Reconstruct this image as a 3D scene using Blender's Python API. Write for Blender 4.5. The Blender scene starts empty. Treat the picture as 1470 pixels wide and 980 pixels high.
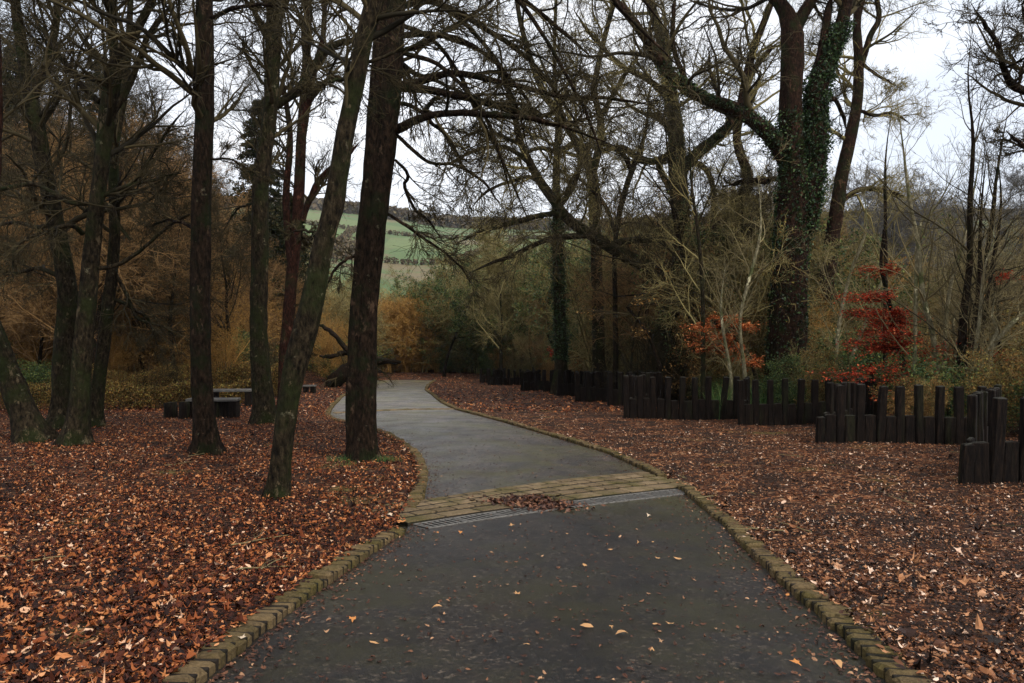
import bpy, math, random
import numpy as np
from mathutils import Vector
R_ = math.radians
random.seed(7)
RNG = np.random.default_rng(11)

# ------------------------------------------------------------------ camera, sky, sun, exposure
scn = bpy.context.scene
F_PX, CX, CY, HORIZ, EYE = 1100.0, 735.0, 490.0, 440.0, 1.5
PITCH = math.atan((CY - HORIZ) / F_PX)
cam_d = bpy.data.cameras.new('camera')
cam = bpy.data.objects.new('camera', cam_d)
scn.collection.objects.link(cam)
cam_d.sensor_width = 36.0
cam_d.lens = 36.0 * F_PX / 1470.0
cam_d.clip_start, cam_d.clip_end = 0.1, 6000
cam.location = (0, 0, EYE)
cam.rotation_euler = (math.pi / 2 - PITCH, 0, 0)
scn.camera = cam

SUN_EL, SUN_AZ = R_(48), R_(138)            # azimuth from +Y towards +X
world = bpy.data.worlds.new('World')
scn.world = world
world.use_nodes = True
wn, wl = world.node_tree.nodes, world.node_tree.links
for n in list(wn): wn.remove(n)
w_out = wn.new('ShaderNodeOutputWorld'); w_bg = wn.new('ShaderNodeBackground')
w_bg.inputs['Strength'].default_value = 0.1
sky = wn.new('ShaderNodeTexSky'); sky.sky_type = 'NISHITA'; sky.sun_disc = False
sky.sun_elevation = SUN_EL; sky.sun_rotation = SUN_AZ
tc = wn.new('ShaderNodeTexCoord'); mp = wn.new('ShaderNodeMapping'); mp.inputs['Scale'].default_value = (1.6, 1.6, 4.5)
mp.inputs['Location'].default_value = (0.3, 0.1, 0.2)
nz = wn.new('ShaderNodeTexNoise'); nz.inputs['Scale'].default_value = 1.3; nz.inputs['Detail'].default_value = 7; nz.inputs['Roughness'].default_value = 0.5
rp = wn.new('ShaderNodeValToRGB')
rp.color_ramp.elements[0].position = 0.36; rp.color_ramp.elements[0].color = (0.66, 0.71, 0.80, 1)
rp.color_ramp.elements[1].position = 0.62; rp.color_ramp.elements[1].color = (0.90, 0.91, 0.94, 1)
sc_ = wn.new('ShaderNodeVectorMath'); sc_.operation = 'SCALE'; sc_.inputs['Scale'].default_value = 7.4
mx = wn.new('ShaderNodeMix'); mx.data_type = 'RGBA'; mx.inputs['Factor'].default_value = 0.93
wl.new(tc.outputs['Generated'], mp.inputs['Vector']); wl.new(mp.outputs['Vector'], nz.inputs['Vector'])
wl.new(nz.outputs['Fac'], rp.inputs['Fac']); wl.new(rp.outputs['Color'], sc_.inputs[0])
wl.new(sky.outputs['Color'], mx.inputs['A']); wl.new(sc_.outputs['Vector'], mx.inputs['B'])
wl.new(mx.outputs['Result'], w_bg.inputs['Color']); wl.new(w_bg.outputs['Background'], w_out.inputs['Surface'])

sun_d = bpy.data.lights.new('sun', 'SUN'); sun_d.energy = 1.5; sun_d.angle = R_(12); sun_d.color = (1.0, 0.95, 0.88)
sun = bpy.data.objects.new('sun', sun_d); scn.collection.objects.link(sun)
sd = Vector((math.sin(SUN_AZ) * math.cos(SUN_EL), math.cos(SUN_AZ) * math.cos(SUN_EL), math.sin(SUN_EL)))
sun.rotation_euler = sd.to_track_quat('Z', 'Y').to_euler()

vs = scn.view_settings
vs.view_transform = 'Standard'; vs.look = 'None'; vs.exposure = 1.0; vs.gamma = 1.0; vs.use_curve_mapping = False

# ------------------------------------------------------------------ terrain
_kd = np.array([-60, 0, 4.24, 9.3, 12, 17, 19, 27, 38, 65, 80, 92, 105, 150, 210, 300, 400, 600, 800, 1000, 1500], float)
_kz = -np.array([-6.0, 1.5, 2.09, 2.78, 3.05, 3.37, 3.49, 3.93, 4.72, 6.6, 7.15, 7.5, 10.0, 14, 8, -8, -25, -58, -86, -92, -60], float)
_fy = np.concatenate([np.arange(-60, 120, 0.25), np.arange(120, 1501, 5.0)])
_fz = np.interp(_fy, _kd, _kz)
def _sm(z, w):
    k = np.hanning(w); k /= k.sum(); zp = np.pad(z, w // 2, mode='edge'); return np.convolve(zp, k, 'valid')[:len(z)]
_n0 = int(180 / 0.25)
_fz[:_n0] = _sm(_fz[:_n0], 13)
def prof(Y): return np.interp(Y, _fy, _fz) + EYE
def sstep(a, b, x):
    t = np.clip((x - a) / (b - a), 0, 1); return t * t * (3 - 2 * t)
def H(X, Y):
    X = np.asarray(X, float); Y = np.asarray(Y, float)
    z = prof(Y)
    bank = sstep(-10, -55, X + 0.10 * (Y - 36)) * sstep(34, 100, Y) * 22 * (1 - sstep(160, 420, Y))
    bankr = sstep(12, 90, X) * sstep(60, 190, Y) * 12 * (1 - sstep(200, 420, Y))
    n = 0.035 * np.sin(X * 1.3 + 0.7 * np.sin(Y * .9)) * np.sin(Y * 0.8 + 1) + 0.06 * np.sin(X * 0.37 + 2) * np.sin(Y * 0.31)
    n = n * sstep(1.0, 4.0, np.abs(X - pathmid(Y)) - 2.2)
    return z + bank + bankr + n
# path edges in the photograph's rows -> world x per depth
PD = 0.07
_rowsL = [(980, 300), (935, 352), (850, 460), (780, 560), (768, 583), (745, 590), (730, 603), (715, 609), (690, 613), (675, 612), (655, 602), (640, 585), (628, 565), (618, 540), (610, 505), (603, 480), (597, 473), (590, 474), (580, 482), (570, 492), (560, 510), (552, 524), (546, 530)]
_rowsR = [(980, 1268), (910, 1201), (852, 1136), (810, 1092), (762, 1046), (712, 987), (700, 966), (679, 929), (651, 869), (630, 800), (605, 715), (589, 653), (578, 631), (567, 618), (560, 609), (553, 612), (546, 622)]
def row_depth(py, lift=0.0):
    ys = np.linspace(2.5, 90, 4000)
    row = HORIZ + (EYE - (prof(ys) + lift)) / ys * F_PX   # small pitch: rows measured from the horizon
    i = np.argmin(np.abs(row - py)); return float(ys[i])
def zat(py, Y): return EYE - (py - HORIZ) / F_PX * Y
def _edges(rows):
    a = sorted((row_depth(py, -PD), (px - CX) / F_PX) for py, px in rows)
    Y = np.array([q[0] for q in a]); X = np.array([q[0] * q[1] for q in a]); return Y, X
YL, XL = _edges(_rowsL); YR, XR = _edges(_rowsR)
def _ext(Y, X, slope0):
    Y = np.concatenate([[-12, 0], Y]); X = np.concatenate([[X[0] + slope0 * (-12 - Y[2]), X[0] + slope0 * (0 - Y[2])], X]); return Y, X
sL = (XL[1] - XL[0]) / (YL[1] - YL[0]); sR = (XR[2] - XR[0]) / (YR[2] - YR[0])
YL, XL = _ext(YL, XL, sL); YR, XR = _ext(YR, XR, sR)
Y_END = min(YL[-1], YR[-1])
_py = np.arange(-12, Y_END + 0.01, 0.1)
_pl = _sm(np.interp(_py, YL, XL), 9); _pr = _sm(np.interp(_py, YR, XR), 9)
def edgeL(Y): return np.interp(Y, _py, _pl)
def edgeR(Y): return np.interp(Y, _py, _pr)
def pathmid(Y): return 0.5 * (np.interp(Y, _py, _pl) + np.interp(Y, _py, _pr))

def G(px, py, lift=0.0):
    """photo pixel on the ground -> world point"""
    Y = row_depth(py, lift); return np.array([(px - CX) / F_PX * Y, Y, float(prof(Y)) + lift])
def P(px, py, Y): return np.array([(px - CX) / F_PX * Y, Y, zat(py, Y)])

# ------------------------------------------------------------------ object helpers
COL = scn.collection
def tag(o, label=None, cat=None, group=None, kind=None):
    if label: o['label'] = label
    if cat: o['category'] = cat
    if group: o['group'] = group
    if kind: o['kind'] = kind
    return o
def empty(name, loc):
    o = bpy.data.objects.new(name, None); COL.objects.link(o); o.location = loc; o.empty_display_size = 0.2; return o
def mesh_data(name, V, faces, mat=None, smooth=True):
    """faces: list of int arrays (n,3) or (n,4)"""
    me = bpy.data.meshes.new(name)
    V = np.asarray(V, np.float32); me.vertices.add(len(V)); me.vertices.foreach_set('co', V.ravel())
    faces = [np.asarray(f, np.int32) for f in faces if len(f)]
    nl = sum(f.size for f in faces); nf = sum(len(f) for f in faces)
    me.loops.add(nl); me.polygons.add(nf)
    me.loops.foreach_set('vertex_index', np.concatenate([f.ravel() for f in faces]))
    tot = np.concatenate([np.full(len(f), f.shape[1], np.int32) for f in faces])
    st = np.concatenate([[0], np.cumsum(tot)[:-1]]).astype(np.int32)
    me.polygons.foreach_set('loop_start', st); me.polygons.foreach_set('loop_total', tot)
    me.polygons.foreach_set('use_smooth', np.full(nf, smooth, bool))
    me.update(calc_edges=True)
    if mat: me.materials.append(mat)
    return me
def obj(name, V, faces, mat, parent=None, smooth=True, loc=(0, 0, 0)):
    o = bpy.data.objects.new(name, mesh_data(name, V, faces, mat, smooth)); COL.objects.link(o)
    o.location = loc
    if parent: o.parent = parent
    return o
def copy_tree(root, loc, rz=0.0, s=1.0, label=None):
    c = root.copy(); COL.objects.link(c); c.location = loc; c.rotation_euler = (0, 0, rz); c.scale = (s, s, s)
    if label: c['label'] = label
    for ch in root.children:
        d = ch.copy(); COL.objects.link(d); d.parent = c
    return c
class MB:
    def __init__(s): s.v = []; s.f = []; s.n = 0
    def add(s, V, fs):
        for f in fs: s.f.append(np.asarray(f) + s.n)
        s.v.append(np.asarray(V, float)); s.n += len(V)
    def box(s, c, size, ax=None, ch=0.012, jit=0.0):
        """chamfered box; ax = 3x3 axes rows"""
        h = np.array(size) / 2.0; ax = np.eye(3) if ax is None else np.asarray(ax); ch = min(ch, h.min() * 0.6)
        z = [(-h[2], 0), (h[2] - ch, 0), (h[2], ch)]
        V = []
        for zz, c_ in z:
            a, b = h[0] - c_, h[1] - c_; k = ch
            for x, y in ((-a + k, -b), (a - k, -b), (a, -b + k), (a, b - k), (a - k, b), (-a + k, b), (-a, b - k), (-a, -b + k)): V.append((x, y, zz))
        V = np.array(V)
        if jit: V += RNG.normal(0, jit, V.shape)
        V = V @ ax + np.array(c)
        q = [[r * 8 + i, r * 8 + (i + 1) % 8, r * 8 + 8 + (i + 1) % 8, r * 8 + 8 + i] for r in range(2) for i in range(8)]
        top = [[16, 17, 18, 19], [16, 19, 20, 23], [20, 21, 22, 23]]
        s.add(V, [np.array(q + top)])
    def build(s, name, mat, parent=None, smooth=False, loc=(0, 0, 0)):
        V = np.concatenate(s.v) - np.array(loc)
        q = [f for f in s.f if f.shape[1] == 4]; t = [f for f in s.f if f.shape[1] == 3]
        fs = ([np.concatenate(q)] if q else []) + ([np.concatenate(t)] if t else [])
        return obj(name, V, fs, mat, parent, smooth, loc)

def norm(a): return a / np.maximum(np.linalg.norm(a, axis=-1, keepdims=True), 1e-9)
def tubes(Pp, Rr, sides, rough=0.0, flare=0.0, seed=0, lumps=0.0):
    """Pp (B,n,3), Rr (B,n) -> verts, quads"""
    B, n, _ = Pp.shape
    T = norm(np.gradient(Pp, axis=1))
    mean = np.abs(Pp[:, -1] - Pp[:, 0]); ref = np.zeros((B, 3)); ref[np.arange(B), np.argmin(mean, axis=1)] = 1
    U = norm(ref[:, None, :] - (T * ref[:, None, :]).sum(-1, keepdims=True) * T); W = np.cross(T, U)
    a = np.arange(sides) / sides * 2 * np.pi
    r = np.repeat(Rr[:, :, None], sides, axis=2)
    if rough or flare or lumps:
        rg = np.random.default_rng(seed); s = np.linspace(0, 1, n)[None, :, None]; L = np.linalg.norm(np.diff(Pp, axis=1), axis=-1).sum(1)[:, None, None]
        ph = rg.uniform(0, 6.3, (B, 6, 1, 1))
        h = s * L
        k = np.sin(3 * a + 1.7 * h + ph[:, 0]) + np.sin(5 * a - 2.3 * h + ph[:, 1]) + 0.7 * np.sin(8 * a + 4.9 * h + ph[:, 2]) + 0.6 * np.sin(2 * a + 6 * h + ph[:, 5])
        r = r * (1 + rough * 0.5 * k + rg.normal(0, rough * 0.35, r.shape) + lumps * np.sin(2.2 * h + ph[:, 4]) * np.sin(a + ph[:, 5]))
        if flare:
            fl = np.exp(-np.maximum(h - 0.2, 0) / 0.26); lob = 0.55 + 0.45 * np.cos(5 * a + ph[:, 3]) + 0.3 * np.cos(3 * a + ph[:, 4])
            r = r * (1 + flare * fl * lob)
    V = Pp[:, :, None, :] + r[..., None] * (np.cos(a)[None, None, :, None] * U[:, :, None, :] + np.sin(a)[None, None, :, None] * W[:, :, None, :])
    base = (np.arange(B) * n * sides)[:, None, None]; i = np.arange(n - 1)[None, :, None] * sides; j = np.arange(sides)[None, None, :]; j2 = (j + 1) % sides
    q = np.stack([base + i + j, base + i + j2, base + i + sides + j2, base + i + sides + j], -1).reshape(-1, 4)
    return V.reshape(-1, 3), q
def grow(Pp, Rr, k, t0, t1, ang, ratio, n, wig, up, rr=0.6, rmin=0.003, labs=None, taper=0.8, rng=RNG, bias=None):
    B, m, _ = Pp.shape
    t = rng.uniform(t0, t1, (B, k)); f = t * (m - 1); i0 = np.clip(f.astype(int), 0, m - 2); w = (f - i0)[..., None]
    b = np.arange(B)[:, None]
    pos = Pp[b, i0] * (1 - w) + Pp[b, i0 + 1] * w; tan = norm(Pp[b, i0 + 1] - Pp[b, i0]); rad = Rr[b, i0] * (1 - w[..., 0]) + Rr[b, i0 + 1] * w[..., 0]
    Lp = np.linalg.norm(np.diff(Pp, axis=1), axis=-1).sum(1)[:, None]
    L = (Lp if labs is None else labs) * ratio * (1.2 - 0.7 * t) * rng.uniform(0.55, 1.35, t.shape)
    N = norm(np.cross(rng.normal(size=tan.shape), tan)); th = rng.normal(ang, ang * 0.25, t.shape)[..., None]
    d = tan * np.cos(th) + N * np.sin(th)
    if bias is not None: d = norm(d + np.array(bias))
    pos = pos.reshape(-1, 3); d = d.reshape(-1, 3); L = L.reshape(-1, 1); pts = [pos]
    upv = np.array([0, 0, 1.0])
    for i in range(1, n):
        d = norm(d + rng.normal(0, wig, d.shape) + upv * up); pts.append(pts[-1] + d * L / (n - 1))
    r0 = np.maximum(np.minimum(rad.reshape(-1) * rr, L[:, 0] * 0.028), rmin)
    s = np.linspace(0, 1, n)[None, :]
    return np.stack(pts, 1), np.maximum(r0[:, None] * (1 - taper * s), rmin * 0.6)
def spline(pts, n):
    pts = np.array(pts, float); m = len(pts)
    d = np.concatenate([[0], np.cumsum(np.linalg.norm(np.diff(pts[:, :3], axis=0), axis=1))]); u = np.linspace(0, d[-1], n)
    ext = np.vstack([2 * pts[0] - pts[1], pts, 2 * pts[-1] - pts[-2]]); out = []
    for x in u:
        i = min(max(np.searchsorted(d, x) - 1, 0), m - 2); t = (x - d[i]) / max(d[i + 1] - d[i], 1e-9)
        p0, p1, p2, p3 = ext[i], ext[i + 1], ext[i + 2], ext[i + 3]
        out.append(0.5 * (2 * p1 + (p2 - p0) * t + (2 * p0 - 5 * p1 + 4 * p2 - p3) * t ** 2 + (3 * p1 - p0 - 3 * p2 + p3) * t ** 3))
    return np.array(out)
def cards(C, size, rng, flat=0.0, aspect=0.6, droop=0.0):
    """leaf-shaped folded cards (6 verts, 4 tris) at centres C"""
    N = len(C); s = size * rng.uniform(0.6, 1.3, N)[:, None]
    nrm = rng.normal(size=(N, 3)); nrm[:, 2] = np.abs(nrm[:, 2]) + flat; nrm = norm(nrm)
    a = norm(np.cross(rng.normal(size=(N, 3)), nrm)); b = np.cross(nrm, a)
    t = s * aspect * 0.5; h = s * 0.5
    V = np.stack([C - a * h, C - a * h * .2 + b * t + nrm * t * .35, C + a * h, C - a * h * .2 - b * t + nrm * t * .35], 1)
    i = np.arange(N)[:, None] * 4
    return V.reshape(-1, 3), np.concatenate([i + np.array([0, 1, 2]), i + np.array([0, 2, 3])])

# ------------------------------------------------------------------ materials
def new_mat(name):
    m = bpy.data.materials.new(name); m.use_nodes = True; nt = m.node_tree
    return m, nt, nt.nodes['Principled BSDF']
def node(nt, t, **kw):
    n = nt.nodes.new(t)
    for k, v in kw.items():
        if k in n.inputs: n.inputs[k].default_value = v
        else: setattr(n, k, v)
    return n
def ramp(nt, stops, interp='LINEAR'):
    r = nt.nodes.new('ShaderNodeValToRGB'); e = r.color_ramp.elements; r.color_ramp.interpolation = interp
    e[0].position, e[0].color = stops[0][0], (*stops[0][1], 1); e[1].position, e[1].color = stops[-1][0], (*stops[-1][1], 1)
    for p, c in stops[1:-1]: x = e.new(p); x.color = (*c, 1)
    return r
def mixc(nt, f, a, b, blend='MIX'):
    m = nt.nodes.new('ShaderNodeMix'); m.data_type = 'RGBA'; m.blend_type = blend
    for k, v in (('Factor', f), ('A', a), ('B', b)):
        s = [i for i in m.inputs if i.name == k and (i.type == 'RGBA' or k == 'Factor' and i.type == 'VALUE')][0]
        if hasattr(v, 'links') or isinstance(v, bpy.types.NodeSocket): nt.links.new(v, s)
        else: s.default_value = v if k == 'Factor' else (*v, 1)
    return [o for o in m.outputs if o.type == 'RGBA'][0]
def coords(nt, scale=(1, 1, 1), kind='Object'):
    t = nt.nodes.new('ShaderNodeTexCoord'); m = nt.nodes.new('ShaderNodeMapping'); m.inputs['Scale'].default_value = scale
    nt.links.new(t.outputs[kind], m.inputs['Vector']); return m.outputs['Vector']
def noise(nt, vec, scale, detail=4, rough=0.6):
    n = node(nt, 'ShaderNodeTexNoise', Scale=scale, Detail=detail, Roughness=rough); nt.links.new(vec, n.inputs['Vector']); return n.outputs['Fac']
def bump(nt, bs, h, strength, dist):
    b = node(nt, 'ShaderNodeBump', Strength=strength, Distance=dist); nt.links.new(h, b.inputs['Height']); nt.links.new(b.outputs['Normal'], bs.inputs['Normal']); return b
def ramp_of(nt, fac, stops, interp='LINEAR'):
    r = ramp(nt, stops, interp); nt.links.new(fac, r.inputs['Fac']); return r.outputs['Color']

def bark(name, dark, light, moss, mossy=0.5, lichen=0.25, rough=0.85):
    m, nt, bs = new_mat(name)
    v = coords(nt, (1, 1, 0.4)); v1 = coords(nt)
    n1 = noise(nt, v, 16, 6, 0.7); n2 = noise(nt, v1, 1.6, 5, 0.6); n3 = noise(nt, v1, 9, 4, 0.6); n4 = noise(nt, v1, 4.2, 6, 0.7)
    base = ramp_of(nt, n1, [(0.38, dark), (0.52, tuple(0.45 * q for q in light)), (0.66, light)]); n5 = noise(nt, coords(nt, (1, 1, 0.5)), 3.4, 6, 0.75)
    mk = ramp_of(nt, n2, [(0.62 - 0.3 * mossy, (0, 0, 0)), (0.75 - 0.25 * mossy, (1, 1, 1))])
    mossc = ramp_of(nt, n3, [(0.3, tuple(c * 0.45 for c in moss)), (0.7, moss)])
    c1 = mixc(nt, mk, base, mossc)
    lk = ramp_of(nt, n4, [(0.66 - 0.06 * lichen, (0, 0, 0)), (0.72, (lichen, lichen, lichen))])
    pk = ramp_of(nt, n5, [(0.60, (0, 0, 0)), (0.64, (0.7, 0.7, 0.7))]); c1 = mixc(nt, pk, c1, tuple(min(1, q * 2.6) for q in light)); dk = ramp_of(nt, n5, [(0.36, (0.8, 0.8, 0.8)), (0.42, (0, 0, 0))]); c1 = mixc(nt, dk, c1, dark)
    c2 = mixc(nt, lk, c1, (0.30, 0.27, 0.17))
    nt.links.new(c2, bs.inputs['Base Color']); bs.inputs['Roughness'].default_value = 0.9; bs.inputs['Specular IOR Level'].default_value = 0.06
    bump(nt, bs, n1, 1.0, 0.05); return m
M = {}
M['bark_dark'] = bark('dark_wet_bark', (0.004, 0.003, 0.002), (0.034, 0.021, 0.013), (0.014, 0.018, 0.007), 0.40, 0.35)
M['bark_moss'] = bark('mossy_bark', (0.005, 0.004, 0.003), (0.050, 0.037, 0.021), (0.024, 0.028, 0.010), 0.55, 0.55)
M['bark_red'] = bark('reddish_bark', (0.005, 0.003, 0.002), (0.048, 0.019, 0.012), (0.03, 0.03, 0.012), 0.35, 0.3)
M['bark_oak'] = bark('oak_bark', (0.005, 0.0035, 0.003), (0.050, 0.026, 0.016), (0.020, 0.026, 0.009), 0.40, 0.3)
M['bark_pale'] = bark('pale_hazel_bark', (0.12, 0.10, 0.055), (0.40, 0.35, 0.21), (0.12, 0.13, 0.05), 0.4, 0.5)
def twig(name, a, b):
    m, nt, bs = new_mat(name); g = nt.nodes.new('ShaderNodeNewGeometry')
    c = ramp_of(nt, g.outputs['Random Per Island'], [(0, a), (1, b)]); nt.links.new(c, bs.inputs['Base Color'])
    bs.inputs['Roughness'].default_value = 0.85; bs.inputs['Specular IOR Level'].default_value = 0.12; return m
M['twig_dark'] = twig('dark_twigs', (0.006, 0.005, 0.003), (0.075, 0.058, 0.026))
M['twig_olive'] = twig('olive_twigs', (0.040, 0.034, 0.013), (0.34, 0.275, 0.11))
M['twig_rust'] = twig('rusty_twigs', (0.045, 0.027, 0.012), (0.33, 0.19, 0.075))
M['twig_gold'] = twig('golden_brown_twigs', (0.16, 0.08, 0.022), (0.50, 0.28, 0.08))
M['twig_grey'] = twig('grey_blue_twigs', (0.05, 0.05, 0.05), (0.15, 0.14, 0.13))
M['twig_pale'] = twig('pale_twigs', (0.075, 0.058, 0.028), (0.28, 0.225, 0.11))
def leafmat(name, stops, rough=0.6, spec=0.35, trans=0.25):
    spec *= 0.45; rough = min(0.9, rough + 0.1)
    m, nt, bs = new_mat(name); g = nt.nodes.new('ShaderNodeNewGeometry')
    c = ramp_of(nt, g.outputs['Random Per Island'], stops); nt.links.new(c, bs.inputs['Base Color'])
    bs.inputs['Roughness'].default_value = rough; bs.inputs['Specular IOR Level'].default_value = spec
    if trans:
        tr = nt.nodes.new('ShaderNodeBsdfTranslucent'); nt.links.new(c, tr.inputs['Color']); ms = nt.nodes.new('ShaderNodeMixShader'); ms.inputs['Fac'].default_value = trans
        nt.links.new(bs.outputs['BSDF'], ms.inputs[1]); nt.links.new(tr.outputs['BSDF'], ms.inputs[2]); nt.links.new(ms.outputs['Shader'], nt.nodes['Material Output'].inputs['Surface'])
    return m
M['ivy'] = leafmat('ivy_leaves', [(0, (0.006, 0.016, 0.006)), (0.6, (0.018, 0.042, 0.012)), (1, (0.075, 0.12, 0.035))], 0.35, 0.5, 0.1)
M['evergreen'] = leafmat('evergreen_leaves', [(0, (0.018, 0.040, 0.014)), (0.6, (0.050, 0.090, 0.026)), (1, (0.19, 0.21, 0.05))], 0.4, 0.45, 0.15)
M['conifer'] = leafmat('conifer_needles', [(0, (0.008, 0.012, 0.005)), (0.6, (0.022, 0.026, 0.010)), (1, (0.055, 0.042, 0.016))], 0.7, 0.2, 0.05)
M['copper'] = leafmat('copper_beech_leaves', [(0, (0.10, 0.010, 0.006)), (0.5, (0.38, 0.030, 0.013)), (0.85, (0.58, 0.075, 0.022)), (1, (0.70, 0.22, 0.08))], 0.5, 0.3, 0.3)
M['orange_leaf'] = leafmat('orange_beech_leaves', [(0, (0.18, 0.03, 0.010)), (0.5, (0.50, 0.11, 0.025)), (1, (0.75, 0.32, 0.12))], 0.5, 0.3, 0.3)
M['brown_leaf'] = leafmat('brown_dead_leaves', [(0, (0.040, 0.021, 0.008)), (0.5, (0.19, 0.098, 0.030)), (0.9, (0.36, 0.21, 0.065)), (1, (0.48, 0.32, 0.12))], 0.7, 0.2, 0.2)
M['gold_leaf'] = leafmat('golden_thicket_leaves', [(0, (0.12, 0.07, 0.018)), (0.5, (0.36, 0.19, 0.045)), (1, (0.55, 0.36, 0.11))], 0.7, 0.2, 0.3)
M['hedge_leaf'] = leafmat('hedge_leaves', [(0, (0.03, 0.026, 0.010)), (0.45, (0.12, 0.075, 0.022)), (0.75, (0.24, 0.12, 0.032)), (1, (0.30, 0.27, 0.07))], 0.6, 0.3, 0.2)
M['grass'] = leafmat('grass_blades', [(0, (0.03, 0.07, 0.018)), (0.7, (0.08, 0.17, 0.045)), (1, (0.22, 0.26, 0.08))], 0.6, 0.3, 0.2)
_lit = [(0.0, (0.006, 0.002, 0.0015)), (0.36, (0.022, 0.006, 0.003)), (0.58, (0.080, 0.019, 0.007)), (0.76, (0.21, 0.055, 0.016)), (0.89, (0.42, 0.145, 0.042)), (0.97, (0.56, 0.26, 0.11)), (1.0, (0.74, 0.52, 0.36))]
M['litter_l'] = leafmat('orange_brown_fallen_leaves', _lit, 0.55, 0.4, 0.08)
_lit2 = [(0.0, (0.007, 0.0035, 0.002)), (0.36, (0.026, 0.010, 0.005)), (0.62, (0.095, 0.033, 0.013)), (0.80, (0.23, 0.090, 0.034)), (0.93, (0.44, 0.21, 0.095)), (1.0, (0.76, 0.58, 0.44))]
M['litter_r'] = leafmat('brown_trodden_leaves', _lit2, 0.5, 0.45, 0.05)
M['leaf_tan'] = leafmat('tan_leaf', [(0, (0.42, 0.22, 0.09)), (1, (0.62, 0.36, 0.17))], 0.5, 0.4, 0.1)
M['leaf_pale'] = leafmat('pale_leaf', [(0, (0.58, 0.44, 0.30)), (1, (0.70, 0.58, 0.42))], 0.5, 0.4, 0.1)
M['leaf_orange'] = leafmat('orange_leaf_single', [(0, (0.5, 0.19, 0.05)), (1, (0.62, 0.28, 0.09))], 0.5, 0.4, 0.1)

# ground
def ground_mat():
    m, nt, bs = new_mat('leafy_soil'); v = coords(nt, kind='Object')
    vo = node(nt, 'ShaderNodeTexVoronoi', Scale=15.0, Randomness=1.0); nt.links.new(v, vo.inputs['Vector'])
    sep = nt.nodes.new('ShaderNodeSeparateColor'); nt.links.new(vo.outputs['Color'], sep.inputs['Color'])
    cl = ramp_of(nt, sep.outputs[0], [(0, (0.012, 0.006, 0.004)), (0.45, (0.04, 0.014, 0.007)), (0.7, (0.11, 0.038, 0.016)), (0.9, (0.22, 0.085, 0.035)), (1, (0.38, 0.22, 0.12))])
    soil = ramp_of(nt, noise(nt, v, 22, 6, 0.7), [(0.3, (0.008, 0.005, 0.004)), (0.7, (0.042, 0.025, 0.017))])
    mask = ramp_of(nt, noise(nt, v, 1.1, 6, 0.7), [(0.42, (0, 0, 0)), (0.56, (1, 1, 1))])
    c = mixc(nt, mask, soil, cl)
    green = ramp_of(nt, noise(nt, v, 0.55, 5, 0.6), [(0.60, (0, 0, 0)), (0.72, (0.7, 0.7, 0.7))])
    gc = ramp_of(nt, noise(nt, v, 30, 3, 0.6), [(0.3, (0.03, 0.035, 0.01)), (0.7, (0.12, 0.12, 0.035))])
    c = mixc(nt, green, c, gc)
    nt.links.new(c, bs.inputs['Base Color']); bs.inputs['Roughness'].default_value = 0.9; bs.inputs['Specular IOR Level'].default_value = 0.08
    bump(nt, bs, vo.outputs['Distance'], 0.8, 0.03); return m
M['ground'] = ground_mat()
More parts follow.
